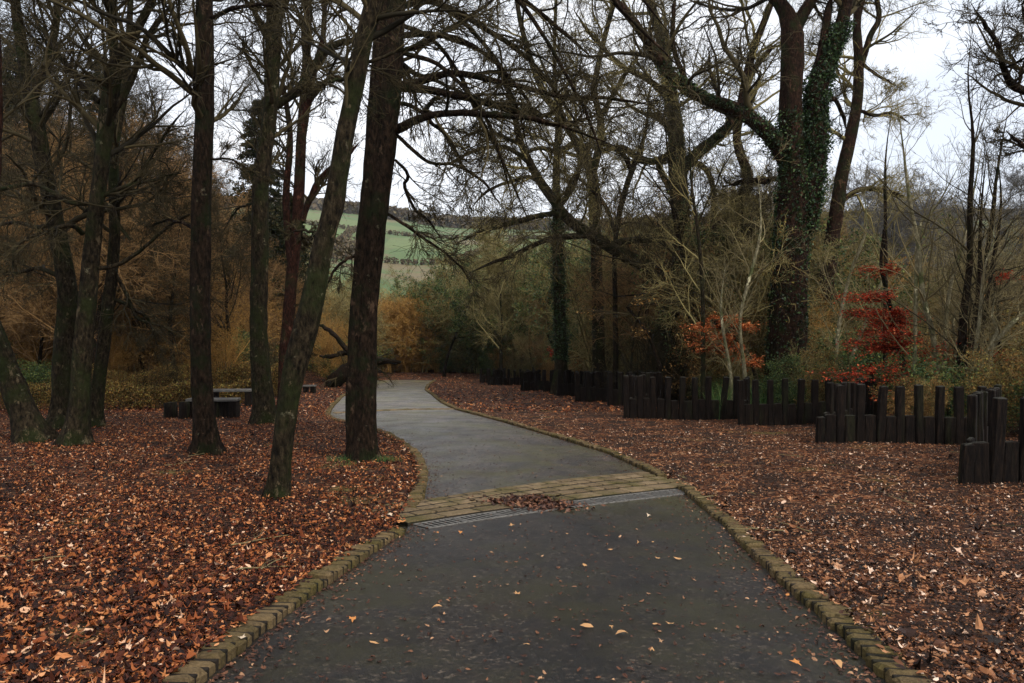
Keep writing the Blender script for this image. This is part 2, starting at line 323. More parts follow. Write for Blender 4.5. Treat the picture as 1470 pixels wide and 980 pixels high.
def asphalt_mat():
    m, nt, bs = new_mat('wet_asphalt'); v = coords(nt, kind='Object')
    vo = node(nt, 'ShaderNodeTexVoronoi', Scale=38.0, Randomness=1.0); nt.links.new(v, vo.inputs['Vector'])
    sep = nt.nodes.new('ShaderNodeSeparateColor'); nt.links.new(vo.outputs['Color'], sep.inputs['Color'])
    n1 = noise(nt, v, 75, 5, 0.75); n2 = noise(nt, v, 0.55, 12, 0.74); n3 = noise(nt, v, 3.2, 7, 0.75); n4 = noise(nt, v, 0.9, 5, 0.6); n5 = noise(nt, coords(nt, (1, 0.35, 1)), 1.7, 6, 0.7)
    c = ramp_of(nt, sep.outputs[0], [(0, (0.013, 0.010, 0.007)), (0.6, (0.044, 0.036, 0.028)), (0.9, (0.105, 0.087, 0.068)), (1, (0.27, 0.235, 0.19))])
    c = mixc(nt, 0.85, c, ramp_of(nt, n1, [(0.38, (0.15, 0.14, 0.12)), (0.50, (0.70, 0.67, 0.62)), (0.66, (1.3, 1.25, 1.18))]), 'MULTIPLY')
    c = mixc(nt, 0.8, c, ramp_of(nt, n5, [(0.38, (0.25, 0.22, 0.20)), (0.60, (1.35, 1.28, 1.25))]), 'MULTIPLY')
    al = ramp_of(nt, n2, [(0.45, (0, 0, 0)), (0.60, (1, 1, 1))]); alc = mixc(nt, 0.85, c, ramp_of(nt, n1, [(0.35, (0.010, 0.011, 0.002)), (0.65, (0.095, 0.086, 0.014))]))
    c = mixc(nt, al, c, alc)
    st = ramp_of(nt, n3, [(0.57, (0, 0, 0)), (0.66, (0.75, 0.75, 0.75))]); c = mixc(nt, st, c, (0.040, 0.020, 0.012))
    wet = ramp_of(nt, n4, [(0.35, (0.36, 0.36, 0.36)), (0.7, (0.58, 0.58, 0.58))])
    nt.links.new(c, bs.inputs['Base Color']); nt.links.new(wet, bs.inputs['Roughness']); bs.inputs['Specular IOR Level'].default_value = 0.42
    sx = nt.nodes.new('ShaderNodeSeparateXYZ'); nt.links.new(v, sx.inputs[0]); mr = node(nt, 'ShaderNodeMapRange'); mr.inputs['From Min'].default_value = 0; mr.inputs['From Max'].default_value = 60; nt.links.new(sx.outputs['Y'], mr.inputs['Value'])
    y_tone = ramp_of(nt, mr.outputs['Result'], [(0.17, (0.40, 0.375, 0.35)), (0.22, (0.86, 0.83, 0.80)), (0.45, (1.15, 1.11, 1.07)), (0.62, (2.0, 1.92, 1.84))])  # tarmac colour runs from darker nearby to paler farther along Y
    c = mixc(nt, 1.0, c, y_tone, 'MULTIPLY'); nt.links.new(c, bs.inputs['Base Color'])
    bump(nt, bs, n1, 0.9, 0.012); return m
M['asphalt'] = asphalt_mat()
def brick_mat(name, a, b, moss, amt):
    m, nt, bs = new_mat(name); v = coords(nt, kind='Object'); g = nt.nodes.new('ShaderNodeNewGeometry')
    c = ramp_of(nt, g.outputs['Random Per Island'], [(0, tuple(q * .8 for q in a)), (1, tuple(q * 1.15 for q in b))]); n = noise(nt, v, 40, 5, 0.7); n2 = noise(nt, v, 1.4, 5, 0.7)
    c = mixc(nt, 0.6, c, ramp_of(nt, n, [(0.3, tuple(q * 0.35 for q in a)), (0.7, b)]))
    mk = ramp_of(nt, n2, [(0.50 - 0.2 * amt, (0, 0, 0)), (0.62, (0.85, 0.85, 0.85))]); c = mixc(nt, mk, c, ramp_of(nt, n, [(0.3, tuple(q * 0.4 for q in moss)), (0.7, moss)]))
    nt.links.new(c, bs.inputs['Base Color']); bs.inputs['Roughness'].default_value = 0.85; bs.inputs['Specular IOR Level'].default_value = 0.15; bump(nt, bs, n, 0.9, 0.02); return m
M['kerb'] = brick_mat('kerb_blocks', (0.055, 0.037, 0.018), (0.18, 0.122, 0.058), (0.09, 0.072, 0.018), 0.35)
M['paver'] = brick_mat('crossing_blocks', (0.085, 0.056, 0.030), (0.26, 0.185, 0.105), (0.10, 0.085, 0.025), 0.25)
M['joint'] = brick_mat('dirty_joint', (0.012, 0.010, 0.007), (0.03, 0.022, 0.015), (0.02, 0.02, 0.008), 0.3)
def plain(name, a, b, scale=12, rough=0.7, metal=0.0, stretch=(1, 1, 1), bd=0.01):
    m, nt, bs = new_mat(name); v = coords(nt, stretch); n = noise(nt, v, scale, 5, 0.7)
    nt.links.new(ramp_of(nt, n, [(0.3, a), (0.7, b)]), bs.inputs['Base Color']); bs.inputs['Roughness'].default_value = rough; bs.inputs['Metallic'].default_value = metal
    bs.inputs['Specular IOR Level'].default_value = 0.1 if metal == 0 else 0.4
    bump(nt, bs, n, 0.6, bd); return m
M['timber'] = plain('weathered_black_timber', (0.003, 0.0025, 0.002), (0.022, 0.014, 0.009), 14, 0.9, 0, (1, 1, 0.15), 0.02)
def timber():
    m, nt, bs = new_mat('weathered_black_timber'); v = coords(nt, (1, 1, 0.12)); oi = nt.nodes.new('ShaderNodeObjectInfo'); vm = nt.nodes.new('ShaderNodeVectorMath'); vm.operation = 'ADD'; nt.links.new(v, vm.inputs[0]); nt.links.new(oi.outputs['Location'], vm.inputs[1]); v = vm.outputs[0]
    n = noise(nt, v, 26, 6, 0.75); n2 = noise(nt, v, 3.5, 4, 0.6); c = ramp_of(nt, n, [(0.36, (0.0015, 0.001, 0.0008)), (0.52, (0.008, 0.005, 0.0035)), (0.70, (0.028, 0.017, 0.010))])
    k = ramp_of(nt, n2, [(0.55, (0, 0, 0)), (0.70, (0.7, 0.7, 0.7))]); c = mixc(nt, k, c, ramp_of(nt, n, [(0.4, (0.005, 0.006, 0.002)), (0.65, (0.030, 0.033, 0.013))]))
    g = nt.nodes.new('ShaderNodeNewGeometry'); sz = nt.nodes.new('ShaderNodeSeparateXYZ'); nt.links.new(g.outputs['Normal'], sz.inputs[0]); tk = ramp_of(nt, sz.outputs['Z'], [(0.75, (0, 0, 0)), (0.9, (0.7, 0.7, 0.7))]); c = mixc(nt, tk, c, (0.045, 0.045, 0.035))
    nt.links.new(c, bs.inputs['Base Color']); bs.inputs['Roughness'].default_value = 0.85; bs.inputs['Specular IOR Level'].default_value = 0.12; bump(nt, bs, n, 1.0, 0.03); return m
M['timber'] = timber()
M['timber_top'] = plain('wet_timber_planks', (0.04, 0.038, 0.034), (0.15, 0.14, 0.125), 10, 0.35, 0, (0.3, 1, 1), 0.01)
M['steel'] = plain('galvanised_grating', (0.06, 0.056, 0.050), (0.19, 0.178, 0.16), 20, 0.7, 0.0)
M['pit_shade'] = plain('drain_shade', (0.002, 0.002, 0.002), (0.005, 0.0045, 0.004), 10, 0.95)  # near-black colour: the shade inside the drain is painted
M['wire'] = plain('rusty_wire', (0.06, 0.05, 0.045), (0.14, 0.12, 0.10), 20, 0.6, 0.3)

# ------------------------------------------------------------------ ground sheet, hills, path
def grid(name, xs, ys, zf, mat, smooth=True):
    X, Y = np.meshgrid(xs, ys); Z = zf(X, Y); V = np.stack([X, Y, Z], -1).reshape(-1, 3); nx, ny = len(xs), len(ys)
    i = (np.arange(ny - 1)[:, None] * nx + np.arange(nx - 1)[None, :]).ravel(); q = np.stack([i, i + 1, i + nx + 1, i + nx], 1)
    return obj(name, V, [q], mat, None, smooth)
def ground_z(X, Y):
    z = H(X, Y); l, r = edgeL(Y), edgeR(Y)
    dl = (X - l); dr = (r - X); ins = np.minimum(dl, dr) * 0.8
    low = sstep(-0.235, -0.12, ins) * (Y < Y_END + 0.0)
    return z - 0.02 - 0.3 * low
xs = np.unique(np.concatenate([np.arange(-90, -12, 1.5), np.arange(-12, -4, 0.25), np.arange(-4.0, -1, 0.1), np.arange(-1, 7.5, 0.1), np.arange(7.5, 16, 0.4), np.arange(16, 120, 2.0)]).round(3))
ys = np.unique(np.concatenate([np.arange(-12, 2, 0.5), np.arange(2, 66, 0.12), np.arange(66, 130, 0.8)]).round(3))
xs = np.unique(np.concatenate([xs, np.arange(-16, -4, 0.12).round(3)]))
tag(grid('ground', xs, ys, ground_z, M['ground']), kind='structure')

def hill_mat():
    m, nt, bs = new_mat('far_fields'); v = coords(nt, kind='Object')
    vo = node(nt, 'ShaderNodeTexVoronoi', Scale=0.011, Randomness=0.9); nt.links.new(v, vo.inputs['Vector'])
    sep = nt.nodes.new('ShaderNodeSeparateColor'); nt.links.new(vo.outputs['Color'], sep.inputs['Color'])
    c = ramp_of(nt, sep.outputs[0], [(0, (0.055, 0.10, 0.02)), (0.5, (0.09, 0.145, 0.03)), (1, (0.14, 0.165, 0.05))])
    n = ramp_of(nt, noise(nt, v, 0.35, 5, 0.7), [(0.3, (0.6, 0.6, 0.6)), (0.7, (1, 1, 1))]); c = mixc(nt, 1.0, c, n, 'MULTIPLY')
    sepv = nt.nodes.new('ShaderNodeSeparateXYZ'); nt.links.new(v, sepv.inputs[0])
    rough_ = ramp_of(nt, noise(nt, v, 0.02, 4, 0.7), [(0.52, (0, 0, 0)), (0.6, (1, 1, 1))])
    c = mixc(nt, rough_, c, ramp_of(nt, noise(nt, v, 0.8, 5, 0.7), [(0.3, (0.06, 0.045, 0.02)), (0.7, (0.17, 0.13, 0.05))]))
    nt.links.new(c, bs.inputs['Base Color']); bs.inputs['Roughness'].default_value = 0.9; return m
M['hill'] = hill_mat()
hx = np.concatenate([np.arange(-900, -90, 15), np.arange(-90, 120, 3.5), np.arange(120, 1400, 15)]); hy = np.concatenate([np.arange(129.2, 300, 3), np.arange(300, 1500, 12)])
def hz_(X, Y): return H(X, Y) + 13 * sstep(-35, -200, X) * sstep(230, 460, Y) + 5 * np.sin(X * 0.008 + 1) * np.sin(Y * 0.006) * sstep(300, 600, Y) - 0.0
tag(grid('hills', hx, hy, hz_, M['hill']), kind='structure')

# asphalt path
rows = np.arange(-11.5, Y_END, 0.2); C_ = 14
Vp = []
for Y in rows:
    l, r = float(edgeL(Y)) - 0.02, float(edgeR(Y)) + 0.02
    for c in range(C_ + 1):
        u = c / C_; x = l + (r - l) * u; Vp.append((x, Y, float(prof(Y)) - PD + 0.05 * (1 - (2 * u - 1) ** 2)))
i = (np.arange(len(rows) - 1)[:, None] * (C_ + 1) + np.arange(C_)[None, :]).ravel()
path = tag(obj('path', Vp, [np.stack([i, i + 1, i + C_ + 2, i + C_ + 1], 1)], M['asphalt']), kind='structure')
def path_z(X, Y):
    l, r = edgeL(Y), edgeR(Y); u = np.clip((X - l) / (r - l), 0, 1); return prof(Y) - PD + 0.05 * (1 - (2 * u - 1) ** 2)

# kerbs of single blocks
STRIP_Y0, STRIP_Y1 = 9.6, 12.3
def kerb(side, ya, yb):
    mb = MB(); mj = MB(); f = edgeL if side < 0 else edgeR
    yy = np.arange(ya, yb, 0.02); pts = np.stack([f(yy), yy], 1); d = np.concatenate([[0], np.cumsum(np.linalg.norm(np.diff(pts, axis=0), axis=1))])
    s = 0.06
    while s < d[-1] - 0.05:
        x, y = np.interp(s, d, pts[:, 0]), np.interp(s, d, pts[:, 1]); x2, y2 = np.interp(s + 0.1, d, pts[:, 0]), np.interp(s + 0.1, d, pts[:, 1])
        t = norm(np.array([x2 - x, y2 - y, float(prof(y2) - prof(y))])); nrm = norm(np.cross(t, [0, 0, 1.0])) * (-side) * -1
        nrm = norm(np.array([nrm[0], nrm[1], 0.0])); out = nrm if (nrm[0] * side) > 0 else -nrm
        if abs(t[0]) > 0.9: out = norm(np.array([side * abs(out[0]), out[1], 0]))
        upv = np.cross(t, out); upv = upv if upv[2] > 0 else -upv
        off = RNG.normal(0, 0.009) + .012 * math.sin(s * .8); zz = float(prof(y)) + RNG.normal(0, 0.009) + .01 * math.sin(s * 1.3)
        c = np.array([x, y, zz - 0.10]) + out * (0.105 + off)
        mb.box(c, (0.118 + RNG.normal(0, .004), 0.21 + RNG.normal(0, .006), 0.22), np.stack([t, out, upv]) + RNG.normal(0, 0.03, (3, 3)), ch=0.020, jit=0.004)
        s += 0.142
        cj = c + t * 0.071 - np.array([0, 0, 0.006]) - out * .004; mj.box(cj, (0.05, 0.185, 0.215), np.stack([t, out, upv]), ch=0.004)
    k = mb.build('kerb', M['kerb']); mj.build('dirt_joints', M['joint'], k); return k
# strip crossing geometry
SA = G(590, 757, -PD); SB = G(986, 703, -PD)          # where pavers meet the grate
dirS = norm(np.array([SB[0] - SA[0], SB[1] - SA[1], 0])); perS = np.array([-dirS[1], dirS[0], 0])
SLEN = float(np.linalg.norm((SB - SA)[:2]))
yl = SA[1]; yr = SB[1]
tag(kerb(-1, 2.0, yl - 0.35), 'near left kerb of mossy blocks beside the tarmac', 'kerb', 'kerbs of the path', 'structure')
tag(kerb(-1, yl + 1.0, Y_END - .2), 'left kerb beyond the block crossing curving past the twin trunk', 'kerb', 'kerbs of the path', 'structure')
tag(kerb(1, 2.0, yr - 0.1), 'near right kerb of mossy blocks beside the tarmac', 'kerb', 'kerbs of the path', 'structure')
tag(kerb(1, yr + 1.1, Y_END - .2), 'right kerb beyond the block crossing curving away uphill', 'kerb', 'kerbs of the path', 'structure')
print('STRIP', SA, SB, SLEN, 'YEND', Y_END)

def strip_pt(s, w, z=0.0):
    p = SA + dirS * s + perS * w; return np.array([p[0], p[1], float(path_z(p[0], p[1])) + z])
def frame_at(s, w):
    t = norm(strip_pt(s + .2, w) - strip_pt(s - .2, w)); n = norm(strip_pt(s, w + .2) - strip_pt(s, w - .2)); up = norm(np.cross(t, n)); n = np.cross(up, t); return np.stack([t, n, up])
bl = empty('block_crossing', strip_pt(SLEN / 2, 0.6)); tag(bl, 'mossy raised band of paving blocks laid across the tarmac path', 'paving band')
bl_inv = np.array(bl.location)
mb = MB(); ww = 0.30
for r_, (wd, zz) in enumerate([(0.34, 0.036), (0.25, 0.050), (0.25, 0.052), (0.24, 0.054), (0.22, 0.050)]):
    s = -0.05 - RNG.uniform(0, 0.2); w = ww - 0.30 + wd / 2 if r_ == 0 else w0 + wd / 2 + (0.075 if r_ in (2, 3) else 0.035)
    w0 = w + wd / 2
    while s < SLEN + 0.22:
        L = 0.33 if r_ else 0.6
        L *= RNG.uniform(0.97, 1.03); c = strip_pt(s + L / 2, w, zz - 0.07 + RNG.normal(0, 0.002))
        mb.box(c, (L - 0.03, wd - 0.03, 0.16), frame_at(s + L / 2, w) + RNG.normal(0, 0.003, (3, 3)), ch=0.008, jit=0.001); s += L
o = mb.build('paving_blocks', M['paver'], bl, loc=tuple(bl_inv)); o.location = (0, 0, 0)
mb = MB(); nS = 24
for k in range(nS):
    s0, s1 = SLEN * k / nS - 0.06, SLEN * (k + 1) / nS
    V = [strip_pt(s0, -0.01, -.02), strip_pt(s1, -0.01, -.02), strip_pt(s1, 1.42, -.02), strip_pt(s0, 1.42, -.02), strip_pt(s0, 0.02, .034), strip_pt(s1, 0.02, .034), strip_pt(s1, 1.50, .056), strip_pt(s0, 1.50, .056)]
    mb.add(V, [np.array([[0, 1, 5, 4], [1, 2, 6, 5], [2, 3, 7, 6], [3, 0, 4, 7], [4, 5, 6, 7]])])
o = mb.build('mortar_bed', M['joint'], bl, loc=tuple(bl_inv)); o.location = (0, 0, 0)
gr = empty('drain_grate', strip_pt(SLEN / 2, -0.25)); gl = np.array(gr.location)
tag(gr, 'long slotted metal drainage grating sunk across the tarmac path', 'drain grating')
mb = MB(); GW = 0.40
for w in (-0.03, -0.03 - GW):
    for k in range(12):
        s = SLEN * (k + .5) / 12; mb.box(strip_pt(s, w, -0.006), (SLEN / 12 - 0.004, 0.022, 0.05), frame_at(s, w), ch=0.004)
o = mb.build('frame', M['steel'], gr, loc=tuple(gl)); o.location = (0, 0, 0)
nsec = 9
for sec in range(nsec):
    mb = MB(); s = SLEN * sec / nsec + 0.02; e = SLEN * (sec + 1) / nsec - 0.02
    mb.box(strip_pt(s, -0.03 - GW / 2, 0.004), (0.02, GW - .04, 0.024), frame_at(s, -.2), ch=0.003); mb.box(strip_pt(e, -0.03 - GW / 2, 0.004), (0.02, GW - .04, 0.024), frame_at(e, -.2), ch=0.003)
    s += 0.045
    while s < e - 0.02:
        mb.box(strip_pt(s, -0.03 - GW / 2, 0.012), (0.034, GW - .03, 0.010), frame_at(s, -.2), ch=0.002); s += 0.088
    o = mb.build('grate_section', M['steel'], gr, loc=tuple(gl)); o.location = (0, 0, 0)
mb = MB()
for k in range(24):
    s0, s1 = SLEN * k / 24, SLEN * (k + 1) / 24 + .001; a, b = -0.05, -0.01 - GW; z = 0.0045
    zz = [path_z(*strip_pt(s_, w_)[:2]) - (strip_pt(s_, w_)[2]) for s_, w_ in ((s0, a), (s1, a), (s1, b), (s0, b))]
    mb.add([strip_pt(s0, a, zz[0] + z - .055 * 0), strip_pt(s1, a, zz[1] + z), strip_pt(s1, b, zz[2] + z), strip_pt(s0, b, zz[3] + z)], [np.array([[0, 1, 2, 3]])])
o = mb.build('channel_shade', M['pit_shade'], gr, loc=tuple(gl)); o.location = (0, 0, 0)  # flat dark sheet on the tarmac, stands for the shaded hollow under the slats
# second, far strip of setts
far_a, far_b = G(486, 594, -PD), G(650, 588, -PD); fd = norm(np.append((far_b - far_a)[:2], 0)); fp = np.array([-fd[1], fd[0], 0]); FL = float(np.linalg.norm((far_b - far_a)[:2]))
fb = empty('sett_band', far_a); tag(fb, 'thin pale band of setts across the path beyond the twin trunk', 'paving band'); mb = MB(); s = 0
while s < FL:
    for w in (0, .26):
        p = far_a + fd * s + fp * w; p[2] = path_z(p[0], p[1]) + 0.012 - 0.04; mb.box(p, (0.31, 0.24, 0.1), np.stack([fd, fp, [0, 0, 1]]), ch=0.012, jit=0.004)
    s += 0.33
o = mb.build('setts', M['paver'], fb, loc=tuple(far_a)); o.location = (0, 0, 0)

# ------------------------------------------------------------------ fallen leaves
def outline(kind, rng):
    if kind == 0:      # lobed oak-like
        a = np.linspace(0, 2 * np.pi, 15)[:-1]; r = 0.5 * (0.72 + 0.28 * np.cos(a * 6)) * np.where(np.abs(np.sin(a)) > .5, .75, 1)
    elif kind == 1:    # maple-like five points
        a = np.linspace(0, 2 * np.pi, 11)[:-1]; r = np.where(np.arange(10) % 2 == 0, 0.52, 0.27)
    else:              # beech oval
        a = np.linspace(0, 2 * np.pi, 9)[:-1]; r = 0.5 / np.sqrt(np.cos(a) ** 2 + (np.sin(a) / 0.55) ** 2)
    return np.stack([r * np.cos(a), r * np.sin(a)], 1)
def leaves(C, size, tilt, rng, kinds=(0, 1, 2), curl=0.35):
    Vs, Fs, n0 = [], [], 0; pick = rng.integers(0, len(kinds), len(C))
    for ki, kd in enumerate(kinds):
        c = C[pick == ki]; N = len(c)
        if not N: continue
        o2 = outline(kd, rng); k = len(o2); s = size * rng.uniform(0.55, 1.35, (N, 1)); yaw = rng.uniform(0, 6.283, N)
        asp = rng.uniform(0.65, 1.0, (N, 1)); lx = o2[None, :, 0] * s; ly = o2[None, :, 1] * s * asp
        c1 = rng.normal(0, curl, (N, 1)); c2 = rng.normal(0.15, curl, (N, 1))
        lz = c1 * lx ** 2 / s * 2.4 + c2 * ly ** 2 / s * 4 + rng.normal(0, 0.03, lx.shape) * s
        lx = np.concatenate([lx, np.zeros((N, 1))], 1); ly = np.concatenate([ly, np.zeros((N, 1))], 1); lz = np.concatenate([lz, np.zeros((N, 1))], 1)
        n = np.stack([rng.normal(0, tilt, N), rng.normal(0, tilt, N), np.ones(N)], 1); n = norm(n)
        a = norm(np.cross(np.stack([np.cos(yaw), np.sin(yaw), np.zeros(N)], 1), n)); b = np.cross(n, a)
        V = c[:, None, :] + lx[..., None] * a[:, None] + ly[..., None] * b[:, None] + lz[..., None] * n[:, None]
        j = np.arange(k); tri = np.stack([np.full(k, k), j, (j + 1) % k], 1); Fs.append((np.arange(N)[:, None, None] * (k + 1) + tri + n0).reshape(-1, 3)); Vs.append(V.reshape(-1, 3)); n0 += N * (k + 1)
    return np.concatenate(Vs), [np.concatenate(Fs)]
def vnoise(X, Y, s, seed=0):
    return (np.sin(X * s + seed + 1.3 * np.sin(Y * s * .7 + seed)) * np.sin(Y * s * 1.1 + 2 * seed + 1.1 * np.sin(X * s * .9)) + 0.5 * np.sin(X * s * 2.7 + Y * s * 1.9 + seed)) / 1.5
def scatter(side, N, d0, d1, power=1.0, dens=None, spread=0.80):
    """uniform-ish in the picture: more near, fewer far"""
    rng = RNG; u = rng.uniform(0, 1, N); Y = (d0 ** (1 - power) + u * (d1 ** (1 - power) - d0 ** (1 - power))) ** (1 / (1 - power)) if power != 1 else d0 * (d1 / d0) ** u
    X = rng.uniform(-spread, spread, N) * (Y + 1.5); l, r = edgeL(Y), edgeR(Y)
    k = (X < l - 0.16) if side < 0 else (X > r + 0.16)
    k |= (Y > Y_END) & ((X < -4) if side < 0 else (X >= -4))
    X, Y = X[k], Y[k]
    if dens is not None: k = rng.uniform(0, 1, len(X)) < dens(X, Y); X, Y = X[k], Y[k]
    return X, Y
X, Y = scatter(-1, 300000, 2.6, 34, 0.55, lambda x, y: np.clip(0.75 + 0.6 * vnoise(x, y, 1.7, 2) + .2 * vnoise(x, y, 5.1, 4), 0.12, 1))
V, Fc = leaves(np.stack([X, Y, H(X, Y) + RNG.uniform(-0.01, 0.03, len(X))], 1), 0.060, 0.38, RNG, (0, 2, 2, 0, 2, 1), .5)
tag(obj('leaf_litter', V, Fc, M['litter_l'], smooth=False), 'thick carpet of orange and rust brown leaves under the left trees', 'fallen leaves', kind='stuff'); print('litter L', len(X))
X, Y = scatter(1, 230000, 2.6, 34, 0.55, lambda x, y: np.clip(0.55 + 0.6 * vnoise(x, y, 1.3, 5) + .25 * vnoise(x, y, 4.3, 1) + 0.3 * sstep(5, 9, x), 0.06, 1))
V, Fc = leaves(np.stack([X, Y, H(X, Y) + RNG.uniform(-0.012, 0.02, len(X))], 1), 0.050, 0.30, RNG, (0, 2, 2, 0, 2, 1), .45)
tag(obj('leaf_litter', V, Fc, M['litter_r'], smooth=False), 'trodden brown leaves between the right kerb and the palisade', 'fallen leaves', kind='stuff'); print('litter R', len(X))
X, Y = scatter(-1, 70000, 30, 100, 0.6); X2, Y2 = scatter(1, 60000, 30, 100, 0.6)
X, Y = np.concatenate([X, X2]), np.concatenate([Y, Y2])
V, Fc = leaves(np.stack([X, Y, H(X, Y) + RNG.uniform(-0.0, 0.03, len(X))], 1), 0.13, 0.3, RNG, (2,))
tag(obj('leaf_litter', V, Fc, M['litter_l'], smooth=False), 'far carpet of fallen leaves around the end of the path', 'fallen leaves', kind='stuff')
M['crumb'] = leafmat('wet_leaf_crumbs', [(0, (0.018, 0.009, 0.006)), (0.6, (0.07, 0.028, 0.016)), (0.93, (0.16, 0.07, 0.035)), (1, (0.45, 0.26, 0.14))], 0.5, 0.4, 0)
# broken small fragments and a few big leaves mixed into the carpets, leaves spilling over the kerbs
for sd_, m_, lb_ in ((-1, 'litter_l', 'broken leaf fragments and large curled leaves in the left carpet'), (1, 'litter_r', 'broken leaf fragments and large curled leaves by the palisade')):
    X, Y = scatter(sd_, 150000, 2.6, 22, .6); V, F1 = leaves(np.stack([X, Y, H(X, Y) + RNG.uniform(-.015, .012, len(X))], 1), .026, .3, RNG, (2, 2), .2)
    X, Y = scatter(sd_, 2600, 2.8, 24, .6); V2, F2 = leaves(np.stack([X, Y, H(X, Y) + .03], 1), .105, .35, RNG, (0, 2, 0, 1), .6)
    e_ = edgeL if sd_ < 0 else edgeR; Y = RNG.uniform(3, 34, 900); X = e_(Y) + sd_ * np.abs(RNG.normal(.20, .06, 900)); V3, F3 = leaves(np.stack([X, Y, prof(Y) + .022], 1), .06, .12, RNG, (0, 2, 2), .3)
    tag(obj('leaf_litter', np.concatenate([V, V2, V3]), [np.concatenate([F1[0], F2[0] + len(V), F3[0] + len(V) + len(V2)])], M[m_], smooth=False), lb_, 'fallen leaves', kind='stuff')
# small debris on the tarmac
Y = 3 * (32 / 3) ** RNG.uniform(0, 1, 5200); l, r = edgeL(Y), edgeR(Y); u = RNG.uniform(0, 1, 5200); e = RNG.uniform(0, 1, 5200) < 0.55
u = np.where(e, np.where(RNG.uniform(0, 1, 5200) < .5, np.abs(RNG.normal(0, 0.045, 5200)), 1 - np.abs(RNG.normal(0, 0.045, 5200))), u)
X = l + (r - l) * np.clip(u, 0.008, 0.992); V, Fc = leaves(np.stack([X, Y, path_z(X, Y) + 0.012], 1), 0.042, 0.15, RNG, (2, 0))
tag(obj('leaf_crumbs', V, Fc, M['crumb'], smooth=False), 'crumbs of wet brown leaf scattered over the tarmac', 'leaf crumbs', kind='stuff')
# single leaves on the tarmac
SG = 'single leaves lying on the tarmac'; common = 'small dry brown leaf lying alone on the open tarmac'
for px, py, sz, mt, lab in [
    (502, 902, .085, 'leaf_orange', 'orange oval leaf on tarmac nearest the left kerb blocks'), (340, 941, .095, 'leaf_pale', 'pale cream leaf against the foot of the near left kerb'), (625, 888, .07, 'leaf_tan', None),
    (844, 918, .085, 'leaf_tan', None), (880, 920, .07, 'leaf_tan', None), (896, 929, .085, 'leaf_tan', None), (944, 912, .075, 'leaf_tan', None), (966, 912, .075, 'leaf_tan', None), (743, 868, .06, 'leaf_tan', None),
    (841, 824, .06, 'leaf_tan', None), (976, 812, .075, 'leaf_tan', None), (920, 790, .09, 'leaf_tan', None), (940, 787, .09, 'leaf_tan', None), (934, 748, .11, 'leaf_pale', 'pale cream leaf on tarmac just below the metal grating'), (878, 800, .07, 'leaf_tan', None),
    (1150, 968, .095, 'leaf_orange', 'bright leaf on tarmac beside the near right kerb'), (1212, 968, .08, 'leaf_tan', None), (1137, 861, .09, 'leaf_orange', 'curled orange leaf touching the right kerb blocks'), (815, 776, .07, 'leaf_tan', None), (947, 811, .07, 'leaf_tan', None),
    (756, 946, .06, 'leaf_tan', None), (533, 940, .06, 'leaf_tan', None), (940, 955, .06, 'leaf_tan', None), (625, 772, .10, 'leaf_orange', None), (660, 772, .09, 'leaf_orange', None), (735, 763, .08, 'leaf_tan', None),
    (575, 760, .12, 'leaf_orange', 'large orange leaf at the left end of the metal grating'), (556, 752, .12, 'leaf_pale', 'white leaf beside the left end of the block band')]:
    g = G(px, py, -0.06); base = np.array([g[0], g[1], (path_z(g[0], g[1]) if edgeL(g[1]) < g[0] < edgeR(g[1]) else H(g[0], g[1])) + 0.012])
    V, Fc = leaves(np.zeros((1, 3)), sz, 0.10, RNG, (int(RNG.integers(0, 3)),), 0.3)
    V = V + np.array([0, 0, max(0, -V[:, 2].min())]); tag(obj('fallen_leaf', V, Fc, M[mt], loc=tuple(base)), lab or common, 'leaf', SG)
# leaf heap caught on the crossing
N = 850; s = RNG.normal(2.15, 0.20, N) + RNG.exponential(.07, N) * RNG.choice([-1, 1], N); w = RNG.normal(0.10, 0.34, N); s += w * -0.3
pp = np.array([strip_pt(a, b) for a, b in zip(s, w)]); hh = 0.09 * np.exp(-((s - 2.25) / .38) ** 2 - ((w - .1) / .38) ** 2)
pp[:, 2] = np.maximum(pp[:, 2], path_z(pp[:, 0], pp[:, 1]) ) + np.where(w > 0, .06, .03) + hh * RNG.uniform(0, .9, N)
V, Fc = leaves(pp, 0.085, 0.5, RNG, (0, 2, 2)); M['heap'] = leafmat('wet_dark_leaves', [(0, (0.015, 0.007, 0.005)), (0.6, (0.07, 0.028, 0.016)), (0.9, (0.17, 0.07, 0.035)), (1, (0.32, 0.16, 0.08))], 0.45, 0.5, 0)
tag(obj('leaf_heap', V, Fc, M['heap'], smooth=False), 'wet dark heap of leaves and twigs caught on the metal grating', 'leaf heap', kind='stuff')
# fallen sticks
for k in range(26):
    sd_ = -1 if k % 2 else 1; X, Y = scatter(sd_, 40, 7, 18, .6, spread=.62)
    x, y = X[0], Y[0]; a = RNG.uniform(0, 3.14); L = RNG.uniform(.2, .9)
    pts = np.array([[x + L * t * math.cos(a) + RNG.normal(0, .02), y + L * t * math.sin(a) + RNG.normal(0, .02), 0] for t in np.linspace(-.5, .5, 6)]); pts[:, 2] = H(pts[:, 0], pts[:, 1]) + .03
    r0 = np.linspace(.008, .004, 6); b0 = pts[0].copy(); V, q = tubes((pts - b0)[None], r0[None], 5); tw, tr = grow((pts - b0)[None], r0[None], 3, .3, .9, .7, .4, 4, .2, 0, rmin=.003); tw[..., 2] = np.maximum(tw[..., 2], -0.01)
    V2, q2 = tubes(tw, tr, 4); tag(obj('fallen_twig', np.concatenate([V, V2]), [np.concatenate([q, q2 + len(V)])], M['twig_pale'] if k % 3 else M['twig_dark'], loc=tuple(b0)), 'thin bare twig lying on the leaf litter', 'twig', 'twigs dropped on the leaf litter')

